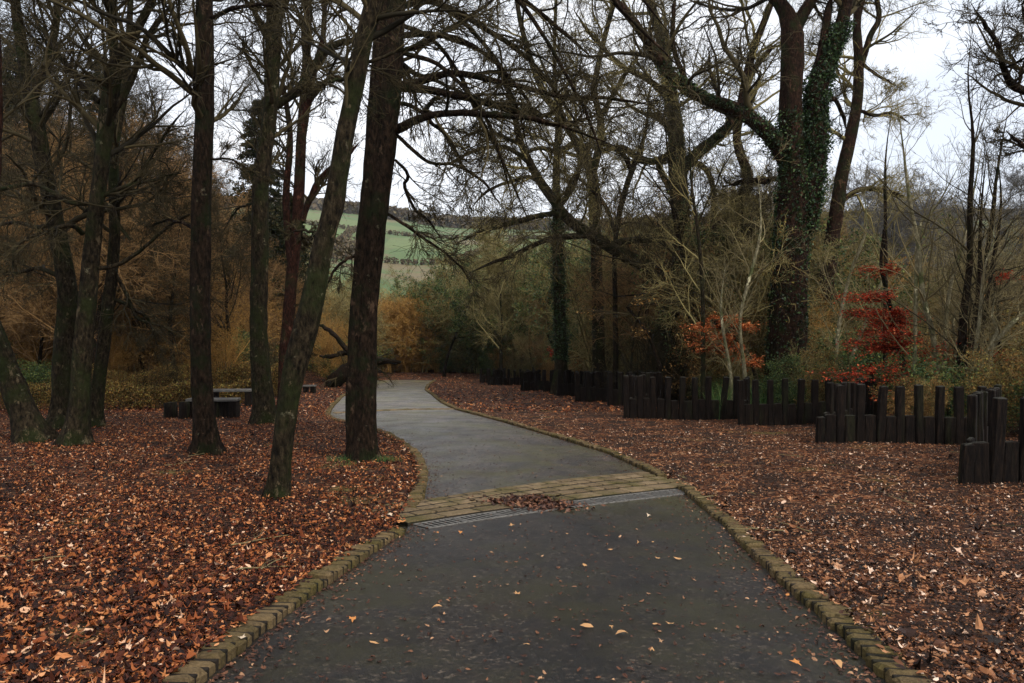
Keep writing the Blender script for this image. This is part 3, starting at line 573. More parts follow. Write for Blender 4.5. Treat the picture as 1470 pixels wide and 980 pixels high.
# ------------------------------------------------------------------ palisade
pm = {}
def post_mesh(kind):
    mb = MB(); hgt, wdt, th = (1.5, 0.20, 0.15) if kind == 'tall' else (0.70, 0.21, 0.13)
    z0 = -0.35; rows_ = 6; V = []
    for i in range(rows_ + 1):
        z = z0 + (hgt - z0 - .02) * i / rows_; a, b = wdt / 2, th / 2; k = .02
        for x, y in ((-a + k, -b), (a - k, -b), (a, -b + k), (a, b - k), (a - k, b), (-a + k, b), (-a, b - k), (-a, -b + k)): V.append((x + random.gauss(0, .0035), y + random.gauss(0, .0035), z))
    for x, y in ((-.9, -1), (.9, -1), (1, -.9), (1, .9), (.9, 1), (-.9, 1), (-1, .9), (-1, -.9)): V.append((x * (wdt / 2 - .025), y * (th / 2 - .025), hgt + random.gauss(0, .006)))
    q = [[r * 8 + i, r * 8 + (i + 1) % 8, r * 8 + 8 + (i + 1) % 8, r * 8 + 8 + i] for r in range(rows_ + 1) for i in range(8)]; t = (rows_ + 1) * 8
    q += [[t, t + 1, t + 2, t + 3], [t, t + 3, t + 4, t + 7], [t + 4, t + 5, t + 6, t + 7]]
    return mesh_data('post', V, [np.array(q)], M['timber'], False)
tallm = [post_mesh('tall') for _ in range(5)]; lowm = [post_mesh('low') for _ in range(4)]
def pxy(px, py): g = G(px, py); return g[:2]
FA = [pxy(690, 550), pxy(702, 553), pxy(750, 560), pxy(782, 564), pxy(802, 569), pxy(829, 577), pxy(876, 583), pxy(900, 600), pxy(1066, 607), pxy(1180, 637), pxy(1392, 700)]
PL = [2.2, 4.2, 3.4, 2.6, 3.0, 3.6, 2.4, 4.4, 4.4, 4.7, 5.2]
print('FENCE', [(round(CX + a[0]/a[1]*F_PX), round(a[1],1)) for a in FA])
labs = ['farthest low bay of dark timber posts at the end of the palisade', 'second farthest bay of dark timber palisade beside the leaf bank', 'third farthest bay of black timber posts streaked with green',
        'fourth farthest short bay of black upright timbers', 'fifth farthest bay of black timbers standing on leaves', 'sixth farthest bay of streaked dark timbers, mid palisade',
        'narrow bay just beyond the first open bay of the palisade', 'first open bay of palisade with gaps between posts, left of the ivy tree', 'short open bay of palisade standing before the ivy clad oak',
        'widest open bay of palisade in front of the red leaved sapling', 'nearest massive bay of black timber posts cut by the picture edge']
for k, (a, L) in enumerate(zip(FA, PL)):
    root = empty('timber_palisade', (a[0], a[1], float(H(a[0], a[1])))); tag(root, labs[k], 'palisade', 'palisade bays stepping down the slope'); o0 = np.array(root.location)
    B = a + np.array([L, 0.03 * L]); nxt = FA[k + 1] if k + 1 < len(FA) else None
    segs = [(a, B)] + ([(B, nxt)] if nxt is not None else [])
    for si, (s0, s1) in enumerate(segs):
        L_ = float(np.linalg.norm(s1 - s0)); n = max(2, int(round(L_ / (0.50 if si == 0 else 0.72)))); dv = (s1 - s0) / L_; ang = math.atan2(dv[1], dv[0])
        for i in range(n if si == 0 else n - 1):
            for half in (0, 1):
                t = (i + (0.5 if half else 0) + (0.4 if si else 0)) / n
                if t > 1: continue
                p = s0 + (s1 - s0) * t; m_ = random.choice(lowm) if half else random.choice(tallm)
                if half == 0 and i == 0 and si == 0 and k in (9, 10): m_ = lowm[0]
                o = bpy.data.objects.new('low_post' if m_ in lowm else 'post', m_); COL.objects.link(o); o.parent = root
                o.location = (p[0] - o0[0], p[1] - o0[1], float(H(p[0], p[1])) - o0[2] + random.gauss(0, .02)); o.rotation_euler = (random.gauss(0, .02), random.gauss(0, .025), ang + random.gauss(0, .05)); sc1 = random.uniform(.94, 1.05); o.scale = (sc1 * (1.38 if half else 1), .8 if half else 1, random.uniform(.985, 1.015) * (0.8 + 0.2 * min(1, max(0, (70 - a[1]) / 30))))
# ------------------------------------------------------------------ timber benches and stumps on the left
def bench(px0, px1, py, hpx, lab, depth=0.5, ends=True, ang=0.0):
    g = G((px0 + px1) / 2, py); Y = g[1]; W = (px1 - px0) / F_PX * Y; h = hpx / F_PX * Y
    r = empty('timber_bench', tuple(g)); r.rotation_euler = (0, 0, ang); tag(r, lab, 'bench', 'dark timber benches in the left clearing')
    mb = MB()
    for yy in (-depth * .27, depth * .27): mb.box((0, yy, h - .04), (W, depth * .5 - .02, .08), ch=.012, jit=.003)
    mb.build('seat', M['timber_top'], r)
    n = max(2, int(W / .24))
    for sx in (-1, 1):
        mb = MB(); mb.box((sx * (W / 2 - .17), 0, (h - .085) / 2 - .1), (.28, depth * .86, h - .085 + .2), ch=.02, jit=.006); mb.build('leg', M['timber'], r)
    if ends:
        mb = MB()
        for i in range(n): mb.box((-W / 2 + .34 + (W - .68) * (i + .5) / n, -depth * .2, (h - .085) / 2 - .1), ((W - .68) / n - .012, .13, h - .085 + .2 + random.gauss(0, .0)), ch=.015, jit=.004)
        mb.build('skirt', M['timber'], r)
    return r
bench(268, 341, 598, 26, 'nearest long black timber bench behind the straight trunk')
bench(300, 362, 584, 25, 'wet topped timber bench in the middle of the bench group', .6, False)
bench(312, 366, 573, 20, 'farthest timber bench against the low hedge', .6, False)
bench(434, 452, 564, 11, 'small dark timber bench alone between the two central trunks', .5, False)
bench(345, 386, 566, 16, 'short dark bench half hidden by the forked trunk', .5, False)
def stump(px, py, wpx, hpx, lab):
    g = G(px, py); Y = g[1]; r = wpx / F_PX * Y / 2; h = hpx / F_PX * Y
    Pp = np.array([[0, 0, -.15], [0, 0, h * .3], [0.01, 0, h * .7], [0, .01, h]]); V, q = tubes(Pp[None], np.array([[r * 1.06, r, r * .98, r * .96]]), 16, rough=.06, seed=px)
    n = len(V); V = np.vstack([V, [[0, 0, h + .012]]]); t = n - 16; tri = np.array([[t + i, t + (i + 1) % 16, n] for i in range(16)])
    tag(obj('log_stump', V, [q, tri], M['timber'], loc=tuple(g)), lab, 'stump', 'cut log seats')
stump(242, 598, 19, 20, 'black cut log seat standing left of the nearest bench'); stump(262, 599, 15, 22, 'narrow black log seat against the nearest bench')

# ------------------------------------------------------------------ trees
def poly(tr, Y, base=None, dy=0.0, n=26, rs=1.0):
    """traced (px,py,width px) list at depth Y"""
    m = len(tr); pts = []
    for i, (px, py, w) in enumerate(tr):
        yy = Y + dy * i / max(1, m - 1); p = P(px, py, yy); pts.append([*p, w / F_PX * yy / 2 * rs])
    s = spline(pts, n); return s[:, :3], np.maximum(s[:, 3], .004)
class Tree:
    def __init__(s, name, label, group, base, barkm, twigm, cat='tree', seed=1):
        s.root = empty(name, tuple(base)); tag(s.root, label, cat, group); s.b = np.array(base, float); s.bm, s.tm = barkm, twigm; s.tv = []; s.tf = []; s.tn = 0; s.cv = []; s.cf = []; s.cn = 0; s.rng = np.random.default_rng(seed); s.seed = seed
    def _t(s, V, q): s.tv.append(V); s.tf.append(q + s.tn); s.tn += len(V)
    def _c(s, V, q): s.cv.append(V); s.cf.append(q + s.cn); s.cn += len(V)
    def stem(s, Pp, Rr, sides=14, rough=.07, flare=0.0, lumps=0.02): s._t(*tubes((Pp - s.b)[None], Rr[None], sides, rough, flare, s.seed + s.tn, lumps))
    def branch(s, Ps, Rs, levels, side0=7):
        """levels: list of dict for grow; Ps (B,n,3) world"""
        cur = (Ps, Rs); allc = []
        for li, L in enumerate(levels):
            cur = grow(cur[0], cur[1], rng=s.rng, **L); sd = [6, 4, 3, 3, 3][min(li, 4)]
            s._c(*tubes(cur[0] - s.b, cur[1], sd)); allc.append(cur)
        return allc
    def done(s, crown='crown'):
        if s.tv: obj('trunk', np.concatenate(s.tv), [np.concatenate(s.tf)], s.bm, s.root)
        if s.cv: obj(crown, np.concatenate(s.cv), [np.concatenate(s.cf)], s.tm, s.root)
        return s.root
    def leaves(s, C, size, mat, name='leaves', flat=0.0, aspect=.6):
        V, t = cards(np.asarray(C) - s.b, size, s.rng, flat, aspect); return obj(name, V, [t], mat, s.root, False)
def lv(k, t0=.2, t1=1, ang=.8, ratio=.5, n=6, wig=.22, up=.0, rr=.6, rmin=.004, labs=None, bias=None): return dict(k=k, t0=t0, t1=t1, ang=ang, ratio=ratio, n=n, wig=wig, up=up, rr=rr, rmin=rmin, labs=labs, bias=bias)
TWIGS = [lv(7, .15, 1, .62, .62, 9, .15, .02, rmin=.008), lv(6, .12, 1, .6, .62, 7, .16, .0, rmin=.006), lv(4, .2, 1, .55, .62, 5, .16, -.02, rmin=.0045)]
def hero(name, label, stems, Y, barkm, twigm, limbs=(), auto=14, auto_t=(.45, .98), alen=4.0, group=None, flare=1.0, seed=3, top=5.0, up=.05, aang=1.0, base=None, ivy=None, levels=TWIGS, dy=0.0, cat='tree', droop=0.0, limb_lv=None, rough=.07):
    bx_, by_ = stems[0][0][0], stems[0][0][1]; b = P(bx_, by_, Y) if base is None else base; b = b.copy(); b[2] = float(H(b[0], b[1]))
    T = Tree(name, label, group, b, barkm, twigm, cat, seed); made = []
    for si, tr in enumerate(stems):
        Pp, Rr = poly(tr, Y, dy=dy if si == 0 else dy * .5, n=34, rs=.92)
        if si == 0 or abs(tr[0][1] - stems[0][0][1]) < 25:
            Pp = np.vstack([Pp[0] + [0, 0, min(-.35, float(H(Pp[0][0], Pp[0][1])) - Pp[0][2] - .3)], Pp]); Rr = np.concatenate([[Rr[0] * 1.0], Rr]); fl = flare
        else: fl = 0
        # carry on above the frame
        if tr[-1][1] <= 2 and top:
            d = norm(norm(Pp[-1] - Pp[-5]) * 1.0 + np.array([T.rng.normal(0, .12), T.rng.normal(0, .15), .4])); ex = []; er = []; p = Pp[-1]; nn = 14
            for i in range(nn): d = norm(d + T.rng.normal(0, .09, 3) + [0, 0, .03]); p = p + d * top / nn; ex.append(p); er.append(Rr[-1] * (1 - .93 * (i + 1) / nn))
            Pp = np.vstack([Pp, ex]); Rr = np.concatenate([Rr, er])
        T.stem(Pp, Rr, 18, rough, fl); made.append((Pp, Rr))
    lb = []
    for tr in limbs:
        Pp, Rr = poly(tr, Y, dy=T.rng.normal(0, 1.2), n=22); Rr = np.maximum(Rr * np.concatenate([np.ones(17), np.linspace(1, .15, 5)]), .005); Pp = Pp + np.cumsum(T.rng.normal(0, .012, Pp.shape), 0) - 0; T.stem(Pp, Rr, 9, .06); lb.append((Pp, Rr))
    for Pp, Rr in made:
        k = max(1, int(auto)); c1 = grow(Pp[None], Rr[None], k, auto_t[0], auto_t[1], aang, 1.0, 12, .14, up, rr=.42, rmin=.01, labs=alen, rng=T.rng)
        c1 = (c1[0], c1[1]); T._c(*tubes(c1[0] - T.b, c1[1], 6)); T.branch(c1[0], c1[1], levels)
    if lb:
        Pl = np.stack([a for a, _ in lb]); Rl = np.stack([r for _, r in lb])
        L0 = limb_lv or lv(9, .15, 1, .8, .42, 9, .22, droop, rr=.5, rmin=.006)
        T.branch(Pl, Rl, [L0] + list(levels))
    T.done()
    if ivy:
        Cs = []
        for (si, t0, t1, nl, sp) in ivy:
            Pp, Rr = (made + lb)[si]; t = T.rng.uniform(t0, t1, nl) * (len(Pp) - 1); i0 = np.clip(t.astype(int), 0, len(Pp) - 2); w = (t - i0)[:, None]; c = Pp[i0] * (1 - w) + Pp[i0 + 1] * w
            clump = .6 + .4 * np.sin(c[:, 2] * 3 + 2) ; r = Rr[i0] * 1.0 + np.abs(T.rng.normal(0, sp, nl)) * clump; a = T.rng.uniform(0, 6.283, nl); Cs.append(c + np.stack([np.cos(a) * r, np.sin(a) * r, T.rng.normal(0, .08, nl)], 1))
        T.leaves(np.concatenate(Cs), .11, M['ivy'], 'ivy', 0, .8)
    return T
LT = 'trees among the fallen leaves'
d_ = row_depth
hero('slender_tree', 'reddish trunk cut by the upper left picture edge', [[(-75, 720, 60), (-45, 500, 50), (-24, 330, 46), (-13, 180, 46), (-13, 0, 44)]], d_(720), M['bark_red'], M['twig_dark'], auto=7, alen=2.5, seed=21)
hero('leaning_tree', 'thick trunk leaning out of frame at the far left', [[(42, 632, 46), (25, 580, 38), (8, 530, 34), (-15, 470, 33), (-50, 380, 30), (-90, 240, 26), (-120, 100, 20), (-140, 0, 16)]], d_(632), M['bark_moss'], M['twig_dark'], auto=10, seed=22)
hero('beech_tree', 'pale mossy trunk standing behind its left neighbour, bent to the left above', [[(86, 612, 44), (88, 570, 32), (91, 500, 30), (98, 430, 28), (93, 370, 26), (80, 300, 24), (63, 200, 23), (48, 110, 18), (38, 40, 15), (35, 0, 14)], [(55, 150, 14), (78, 90, 12), (90, 50, 11), (96, 0, 10)]], d_(615), M['bark_moss'], M['twig_dark'],
     limbs=[[(85, 320, 8), (60, 325, 6), (25, 320, 5), (-20, 330, 3)], [(95, 400, 8), (60, 385, 6), (20, 395, 4), (-20, 380, 3)]], auto=22, auto_t=(.3, .98), alen=4.0, seed=23)
hero('beech_tree', 'mossy trunk with spreading roots and a high fork near the left edge', [[(102, 640, 44), (110, 590, 32), (114, 540, 29), (122, 470, 27), (130, 400, 26), (138, 330, 23), (150, 250, 22), (162, 160, 24), (178, 90, 22), (200, 60, 14), (222, 20, 12), (232, 0, 11)], [(174, 100, 16), (172, 60, 14), (170, 0, 13)]], d_(640), M['bark_moss'], M['twig_dark'],
     limbs=[[(152, 150, 9), (135, 132, 8), (115, 108, 8), (90, 75, 7), (75, 50, 6), (50, 10, 5)], [(190, 345, 4), (172, 322, 5), (165, 297, 6), (110, 294, 6), (90, 283, 6), (55, 266, 6), (0, 274, 6), (-40, 268, 5)], [(122, 335, 7), (105, 322, 6), (70, 335, 5), (28, 357, 4), (24, 410, 3)], [(148, 285, 7), (175, 272, 6), (215, 262, 5), (262, 250, 4)], [(140, 385, 7), (170, 378, 6), (210, 350, 5), (245, 320, 4), (290, 300, 3)],
            [(165, 170, 10), (195, 120, 9), (225, 60, 8), (262, 15, 7)]], auto=24, auto_t=(.35, .98), alen=3.6, seed=24, droop=-.03)
hero('young_beech', 'slimmer dark trunk right of the two mossy left trunks', [[(131, 612, 28), (138, 560, 20), (150, 480, 19), (160, 410, 17), (168, 330, 16), (168, 260, 15), (172, 200, 14), (190, 110, 11), (198, 0, 8)]], d_(612), M['bark_moss'], M['twig_dark'],
     limbs=[[(160, 430, 6), (185, 442, 5), (210, 460, 4), (222, 500, 3)], [(162, 380, 5), (185, 420, 5), (200, 455, 4), (240, 470, 3), (256, 510, 2)], [(168, 300, 6), (200, 262, 5), (240, 200, 4), (275, 150, 3)]], auto=22, auto_t=(.3, .98), alen=3.6, seed=25, droop=-.05)
hero('straight_tree', 'straight dark trunk in front of the black timber benches', [[(292, 652, 42), (291, 610, 34), (288, 540, 31), (288, 450, 30), (289, 380, 30), (292, 300, 29), (298, 180, 28), (301, 90, 27), (302, 0, 25)]], d_(652), M['bark_dark'], M['twig_dark'],
     limbs=[[(306, 35, 7), (340, 22, 6), (380, 18, 5), (420, 25, 4)], [(285, 330, 5), (255, 318, 4), (220, 330, 3)], [(300, 230, 4), (340, 235, 3), (380, 260, 2)]], auto=16, auto_t=(.5, .98), alen=4.2, seed=26, up=.0)
hero('forked_tree', 'mossy trunk with a wide high fork beside the bench group', [[(378, 606, 40), (376, 575, 33), (372, 500, 27), (372, 430, 26), (375, 340, 26), (379, 250, 24), (392, 170, 21), (397, 90, 23), (402, 25, 24), (420, 0, 14)], [(400, 30, 14), (385, 0, 13)]], d_(606), M['bark_moss'], M['twig_dark'],
     limbs=[[(392, 160, 14), (415, 148, 13), (438, 130, 13), (455, 105, 12), (475, 80, 11), (505, 68, 9), (545, 60, 7)], [(383, 125, 5), (360, 85, 5), (355, 55, 5)], [(378, 290, 4), (345, 300, 3), (320, 330, 2)]], auto=22, auto_t=(.4, .98), alen=4.5, seed=27)
hero('redbarked_tree', 'thin red barked trunk forking between the forked and leaning trees', [[(408, 585, 24), (410, 500, 19), (420, 400, 18), (430, 300, 17), (436, 200, 15), (444, 100, 13), (448, 0, 12)], [(420, 390, 13), (413, 290, 11), (420, 200, 9), (410, 120, 7)], [(436, 210, 10), (455, 110, 8), (468, 60, 8), (472, 0, 7)]], d_(585), M['bark_red'], M['twig_dark'],
     limbs=[[(436, 320, 8), (447, 285, 9), (465, 255, 9), (500, 225, 8), (520, 205, 6)], [(440, 160, 7), (470, 120, 6), (500, 115, 5)]], auto=14, alen=4.0, seed=28)
hero('leaning_beech', 'mossy leaning trunk with a pale scar left of the twin trunk', [[(395, 713, 36), (400, 670, 32), (406, 620, 31), (414, 570, 33), (424, 520, 36), (440, 465, 38), (455, 405, 34), (466, 350, 31), (480, 300, 31), (490, 240, 29), (500, 185, 27), (513, 130, 26), (527, 60, 27), (545, 0, 27)]], d_(713), M['bark_moss'], M['twig_dark'],
     limbs=[[(505, 135, 6), (500, 110, 6), (512, 100, 5), (545, 92, 5), (600, 72, 4), (660, 40, 3)], [(470, 345, 5), (450, 340, 4), (425, 348, 3)], [(500, 120, 5), (470, 125, 4), (440, 138, 3)]], auto=16, auto_t=(.5, .98), alen=3.2, seed=29, flare=.35)
hero('twin_trunk_tree', 'big dark twin trunk at the left edge of the path with long limbs', [
     [(521, 660, 42), (522, 610, 38), (523, 560, 35), (527, 480, 31), (532, 400, 31), (544, 300, 32), (556, 200, 34), (564, 100, 35), (571, 0, 34)], [(508, 656, 26), (507, 600, 26), (508, 540, 24), (512, 460, 23), (520, 380, 24), (529, 300, 25), (540, 200, 27), (548, 100, 27), (556, 0, 25)]], d_(660), M['bark_dark'], M['twig_dark'],
     limbs=[[(572, 130, 12), (600, 122, 11), (644, 110, 10), (690, 115, 9), (726, 122, 8), (807, 141, 7), (889, 143, 5), (960, 160, 3)], [(574, 131, 12), (628, 133, 11), (660, 141, 10), (693, 151, 10), (758, 171, 9), (807, 182, 7), (850, 172, 5), (889, 159, 4)], [(570, 190, 14), (603, 173, 12), (644, 165, 10), (705, 167, 9), (775, 173, 6), (830, 190, 4), (900, 215, 3)],
            [(610, 166, 7), (622, 150, 6), (640, 130, 4)], [(540, 98, 7), (579, 78, 7), (636, 49, 6), (685, 20, 5), (730, -10, 4)], [(568, 231, 4), (587, 253, 5), (583, 270, 5), (600, 302, 4), (620, 318, 3), (640, 350, 3)], [(570, 20, 10), (620, 10, 9), (690, 45, 8), (760, 95, 6), (810, 160, 4), (840, 220, 3)], [(572, 60, 9), (640, 60, 8), (700, 90, 6), (750, 140, 5), (790, 210, 3)],
            [(566, -10, 10), (640, -40, 9), (720, -10, 8), (800, 50, 6), (860, 100, 4)], [(568, -40, 10), (650, -90, 9), (760, -80, 8), (880, -20, 6), (960, 60, 3)], [(572, -60, 9), (650, -60, 8), (740, 0, 7), (800, 90, 5), (850, 190, 4), (870, 260, 2)], [(572, 40, 7), (620, 60, 6), (660, 110, 6), (700, 190, 5), (740, 270, 3), (765, 330, 2)], [(575, 0, 8), (640, 20, 7), (700, 80, 6), (735, 150, 4), (760, 240, 3)], [(560, 190, 6), (610, 232, 5), (650, 236, 4), (690, 262, 4), (725, 310, 2)],
            [(566, 150, 7), (605, 165, 6), (645, 205, 5), (668, 245, 4), (700, 250, 3)], [(575, 80, 7), (640, 105, 6), (690, 165, 5), (715, 230, 4), (730, 300, 2)], [(572, -120, 9), (700, -120, 8), (830, -40, 6), (930, 60, 4), (1000, 120, 3)], [(545, 300, 5), (600, 340, 4), (640, 370, 3), (680, 420, 2)], [(520, 360, 4), (490, 380, 4), (470, 410, 3)]], auto=14, auto_t=(.6, .98), alen=5, seed=30, top=8, droop=-.02, levels=[lv(7, .12, 1, .6, .62, 9, .16, -.01, rmin=.008), lv(5, .12, 1, .6, .64, 7, .17, -.03, rmin=.006), lv(3, .15, 1, .55, .66, 5, .18, -.04, rmin=.0045)])
RT = 'tall trees behind the palisade'
OL = [lv(7, .15, 1, .7, .60, 9, .24, .04, rmin=.012), lv(6, .12, 1, .7, .62, 7, .24, .02, rmin=.009), lv(4, .15, 1, .65, .64, 5, .22, .0, rmin=.007)]
hero('ivy_clad_oak', 'massive oak trunk clad in dark ivy behind the palisade', [
     [(1130, 560, 66), (1130, 500, 60), (1131, 440, 56), (1133, 380, 53), (1136, 310, 52), (1136, 250, 44), (1131, 190, 36), (1130, 120, 33), (1131, 60, 34), (1118, 20, 22), (1100, 0, 18)], [(1150, 330, 40), (1160, 265, 37), (1165, 200, 36), (1166, 140, 33), (1180, 95, 27), (1198, 50, 21), (1208, 0, 18)], [(1133, 50, 22), (1150, 20, 18), (1162, 0, 16)]], 31.0, M['bark_oak'], M['twig_dark'],
     limbs=[[(1125, 228, 28), (1105, 200, 24), (1088, 184, 21), (1050, 162, 20), (1010, 148, 18), (980, 133, 17), (953, 112, 15), (932, 78, 13), (905, 40, 12), (868, 0, 11), (820, -40, 8)], [(1100, 262, 8), (1070, 262, 8), (1040, 268, 6)], [(1165, 110, 14), (1176, 50, 12), (1182, 0, 11)], [(985, 135, 8), (960, 70, 7), (965, 0, 6)], [(1165, 150, 7), (1195, 148, 6), (1215, 190, 5)]],
     auto=14, auto_t=(.62, .98), alen=7, seed=31, top=9, ivy=[(0, .26, .50, 2600, .10), (0, .02, .28, 1500, .06), (1, .0, .62, 7000, .17), (3, .0, .55, 2600, .13)], levels=OL, rough=.05)
hero('s_bend_tree', 'bare brown trunk with a strong S bend left of the ivy oak', [[(965, 535, 22), (975, 440, 20), (992, 370, 18), (1010, 340, 18), (1040, 320, 19), (1062, 288, 19), (1071, 255, 16), (1060, 225, 14), (1054, 195, 13), (1062, 140, 13), (1075, 80, 12), (1090, 40, 10), (1105, 0, 9)]], 41.0, M['bark_oak'], M['twig_olive'],
     limbs=[[(1072, 262, 9), (1085, 262, 9), (1110, 258, 8), (1140, 262, 6)], [(1064, 130, 9), (1085, 95, 8), (1110, 70, 7)], [(1054, 190, 6), (1030, 150, 6), (1015, 110, 5), (1010, 70, 4)]], auto=16, auto_t=(.45, .98), alen=6, seed=32, levels=OL)
hero('ivy_clad_tree', 'dark ivy covered trunk with crooked limbs behind the palisade', [[(976, 530, 26), (975, 440, 24), (975, 340, 24), (973, 260, 24), (968, 200, 24), (958, 130, 20), (945, 60, 16), (925, 0, 12)]], 44.0, M['bark_moss'], M['twig_olive'],
     limbs=[[(972, 250, 18), (1000, 222, 17), (1025, 203, 16), (1048, 180, 14), (1075, 150, 8), (1090, 100, 6)], [(966, 222, 11), (935, 233, 11), (912, 226, 10), (890, 212, 9), (862, 215, 7), (835, 200, 5)], [(965, 285, 9), (945, 240, 8), (960, 235, 7)], [(960, 150, 9), (930, 120, 8), (890, 100, 7), (850, 60, 6), (820, 20, 5)], [(985, 232, 9), (1010, 245, 8), (1022, 280, 8), (1022, 330, 7)]],
     auto=18, auto_t=(.4, .98), alen=6.5, seed=33, ivy=[(0, .05, .62, 7000, .20), (1, 0, .6, 1800, .25)], levels=OL)
hero('pale_trunk_tree', 'tall grey brown forked trunk right of the ivy oak', [[(1180, 530, 26), (1183, 440, 23), (1192, 350, 22), (1202, 270, 20), (1215, 200, 18), (1224, 150, 16), (1225, 90, 14), (1221, 40, 12), (1230, 0, 10)], [(1226, 110, 10), (1240, 60, 9), (1252, 35, 8), (1248, 0, 7)]], 38.0, M['bark_oak'], M['twig_olive'],
     limbs=[[(1196, 300, 9), (1215, 280, 8), (1240, 270, 7), (1275, 275, 6), (1300, 285, 5)], [(1222, 160, 5), (1250, 168, 5), (1275, 165, 4), (1300, 180, 3)], [(1226, 95, 5), (1250, 110, 4), (1280, 125, 3)]], auto=12, alen=4.5, auto_t=(.4, .98), seed=34, levels=OL)
hero('leaning_oak', 'dark trunk sprawling leftwards with mossy arching limbs over the field gap', [[(948, 535, 56), (952, 490, 38), (962, 440, 30), (950, 405, 26), (925, 382, 23), (895, 366, 20), (865, 348, 18), (835, 330, 17), (812, 312, 16), (795, 290, 15), (775, 262, 14), (760, 235, 12), (745, 200, 10), (735, 150, 8), (715, 100, 6)]], 40.0, M['bark_moss'], M['twig_olive'],
     limbs=[[(815, 312, 10), (790, 308, 8), (754, 316, 8), (713, 327, 7), (687, 334, 6), (657, 349, 4)], [(840, 338, 10), (812, 340, 9), (790, 343, 8), (760, 355, 7), (735, 367, 6), (700, 380, 4), (670, 395, 3)], [(870, 352, 10), (905, 345, 10), (940, 345, 8), (985, 338, 6)], [(800, 300, 9), (820, 270, 8), (830, 230, 7), (810, 180, 6), (790, 130, 5), (760, 60, 4)], [(780, 265, 8), (760, 255, 6), (730, 262, 5), (700, 275, 4), (675, 300, 3)], [(760, 235, 8), (730, 215, 6), (700, 215, 5), (670, 225, 4), (640, 240, 3)], [(850, 340, 8), (860, 290, 7), (850, 240, 6), (870, 190, 5)], [(750, 210, 6), (700, 190, 5), (660, 200, 4)]],
     auto=8, auto_t=(.45, .98), alen=5, seed=35, top=0, levels=OL, flare=.4)
hero('forked_oak', 'olive barked tree forking low behind the sprawling trunk', [[(860, 530, 20), (858, 440, 18), (855, 350, 18), (852, 290, 18), (846, 240, 18), (826, 205, 12), (798, 165, 11), (772, 120, 10), (752, 60, 8), (740, 0, 7)], [(850, 250, 13), (862, 190, 11), (852, 130, 9), (866, 60, 8), (882, 0, 7)]], 46.0, M['bark_moss'], M['twig_olive'],
     limbs=[[(826, 205, 8), (800, 220, 7), (770, 215, 6), (735, 235, 4)], [(862, 170, 7), (885, 130, 7), (910, 90, 5)], [(798, 165, 7), (770, 170, 6), (720, 150, 5)]], auto=18, auto_t=(.35, .98), alen=6, seed=36, levels=OL)
hero('slim_tree', 'slim dark trunk with a low V fork in front of the sprawling oak', [[(884, 560, 10), (884, 480, 8), (882, 400, 7), (882, 350, 7), (890, 300, 9), (900, 262, 9), (912, 230, 8), (925, 190, 5), (930, 130, 2)], [(882, 335, 6), (870, 300, 6), (850, 275, 5), (820, 250, 2)]], 40.0, M['bark_dark'], M['twig_olive'],
     limbs=[[(905, 248, 7), (895, 225, 7), (872, 212, 6), (850, 215, 4)], [(884, 330, 3), (900, 320, 3), (945, 325, 2)]], auto=10, auto_t=(.4, .98), alen=3.0, seed=37, top=0, levels=OL)
hero('ivy_column', 'narrow trunk wrapped entirely in ivy above the far palisade', [[(806, 540, 20), (804, 460, 18), (801, 390, 17), (800, 330, 15), (798, 260, 12), (800, 180, 9), (795, 100, 6), (797, 0, 5)]], 45.0, M['bark_moss'], M['twig_olive'], auto=14, auto_t=(.4, .98), alen=4, seed=38, ivy=[(0, .05, .36, 5200, .22)], levels=OL)
hero('edge_oak', 'crooked dark branches of a tree standing outside the right edge', [[(1545, 640, 40), (1540, 500, 34), (1530, 350, 30), (1515, 220, 26), (1500, 150, 20), (1490, 60, 16), (1480, 0, 12)]], 21.0, M['bark_dark'], M['twig_dark'], limbs=[[(1500, 150, 14), (1470, 138, 11), (1445, 125, 10), (1430, 100, 8), (1425, 70, 7), (1405, 40, 6), (1385, 10, 5)], [(1490, 70, 10), (1465, 50, 8), (1450, 10, 6)], [(1510, 230, 9), (1470, 215, 7), (1440, 190, 5)]], auto=12, alen=3.5, auto_t=(.5, .98), seed=39, levels=OL)

# saplings and hazels on the right
def rod(tr, Y, T, lev, n=18, sides=7):
    Pp, Rr = poly(tr, Y, n=n); k_ = n // 3; Rr = Rr * np.concatenate([np.ones(n - k_), np.linspace(1, .12, k_)]); Rr = np.maximum(Rr, .004); T.stem(Pp, Rr, sides, .05); T.branch(Pp[None], Rr[None], lev)
def multistem(name, label, stems, Y, bm, tm, seed, lev=None, group=None):
    b = P(stems[0][0][0], stems[0][0][1], Y); b[2] = float(H(b[0], b[1])); T = Tree(name, label, group, b, bm, tm, 'tree', seed)
    for tr in stems:
        tr = list(tr); px, py, w = tr[0]; z = float(H((px - CX) / F_PX * Y, Y)) - .1; tr = [(px, HORIZ + (EYE - z) / Y * F_PX, w * 1.2)] + tr
        rod(tr, Y + T.rng.normal(0, .15), T, lev or [lv(16, .2, 1, .75, .30, 9, .11, .03, rr=.38, rmin=.007), lv(6, .15, 1, .65, .55, 6, .14, .0, rr=.5, rmin=.006), lv(4, .15, 1, .7, .6, 4, .18, 0, rmin=.005)])
    T.done(); return T
multistem('pale_sapling', 'pale thin hazel stem leaning left behind the widest palisade bay', [[(1346, 530, 8), (1340, 482, 8), (1329, 444, 7), (1321, 407, 7), (1315, 346, 6), (1308, 320, 6), (1301, 285, 5), (1290, 210, 4), (1278, 130, 3)], [(1315, 346, 5), (1335, 305, 4), (1350, 280, 4), (1375, 230, 3)]], 24.5, M['bark_pale'], M['twig_pale'], 51)
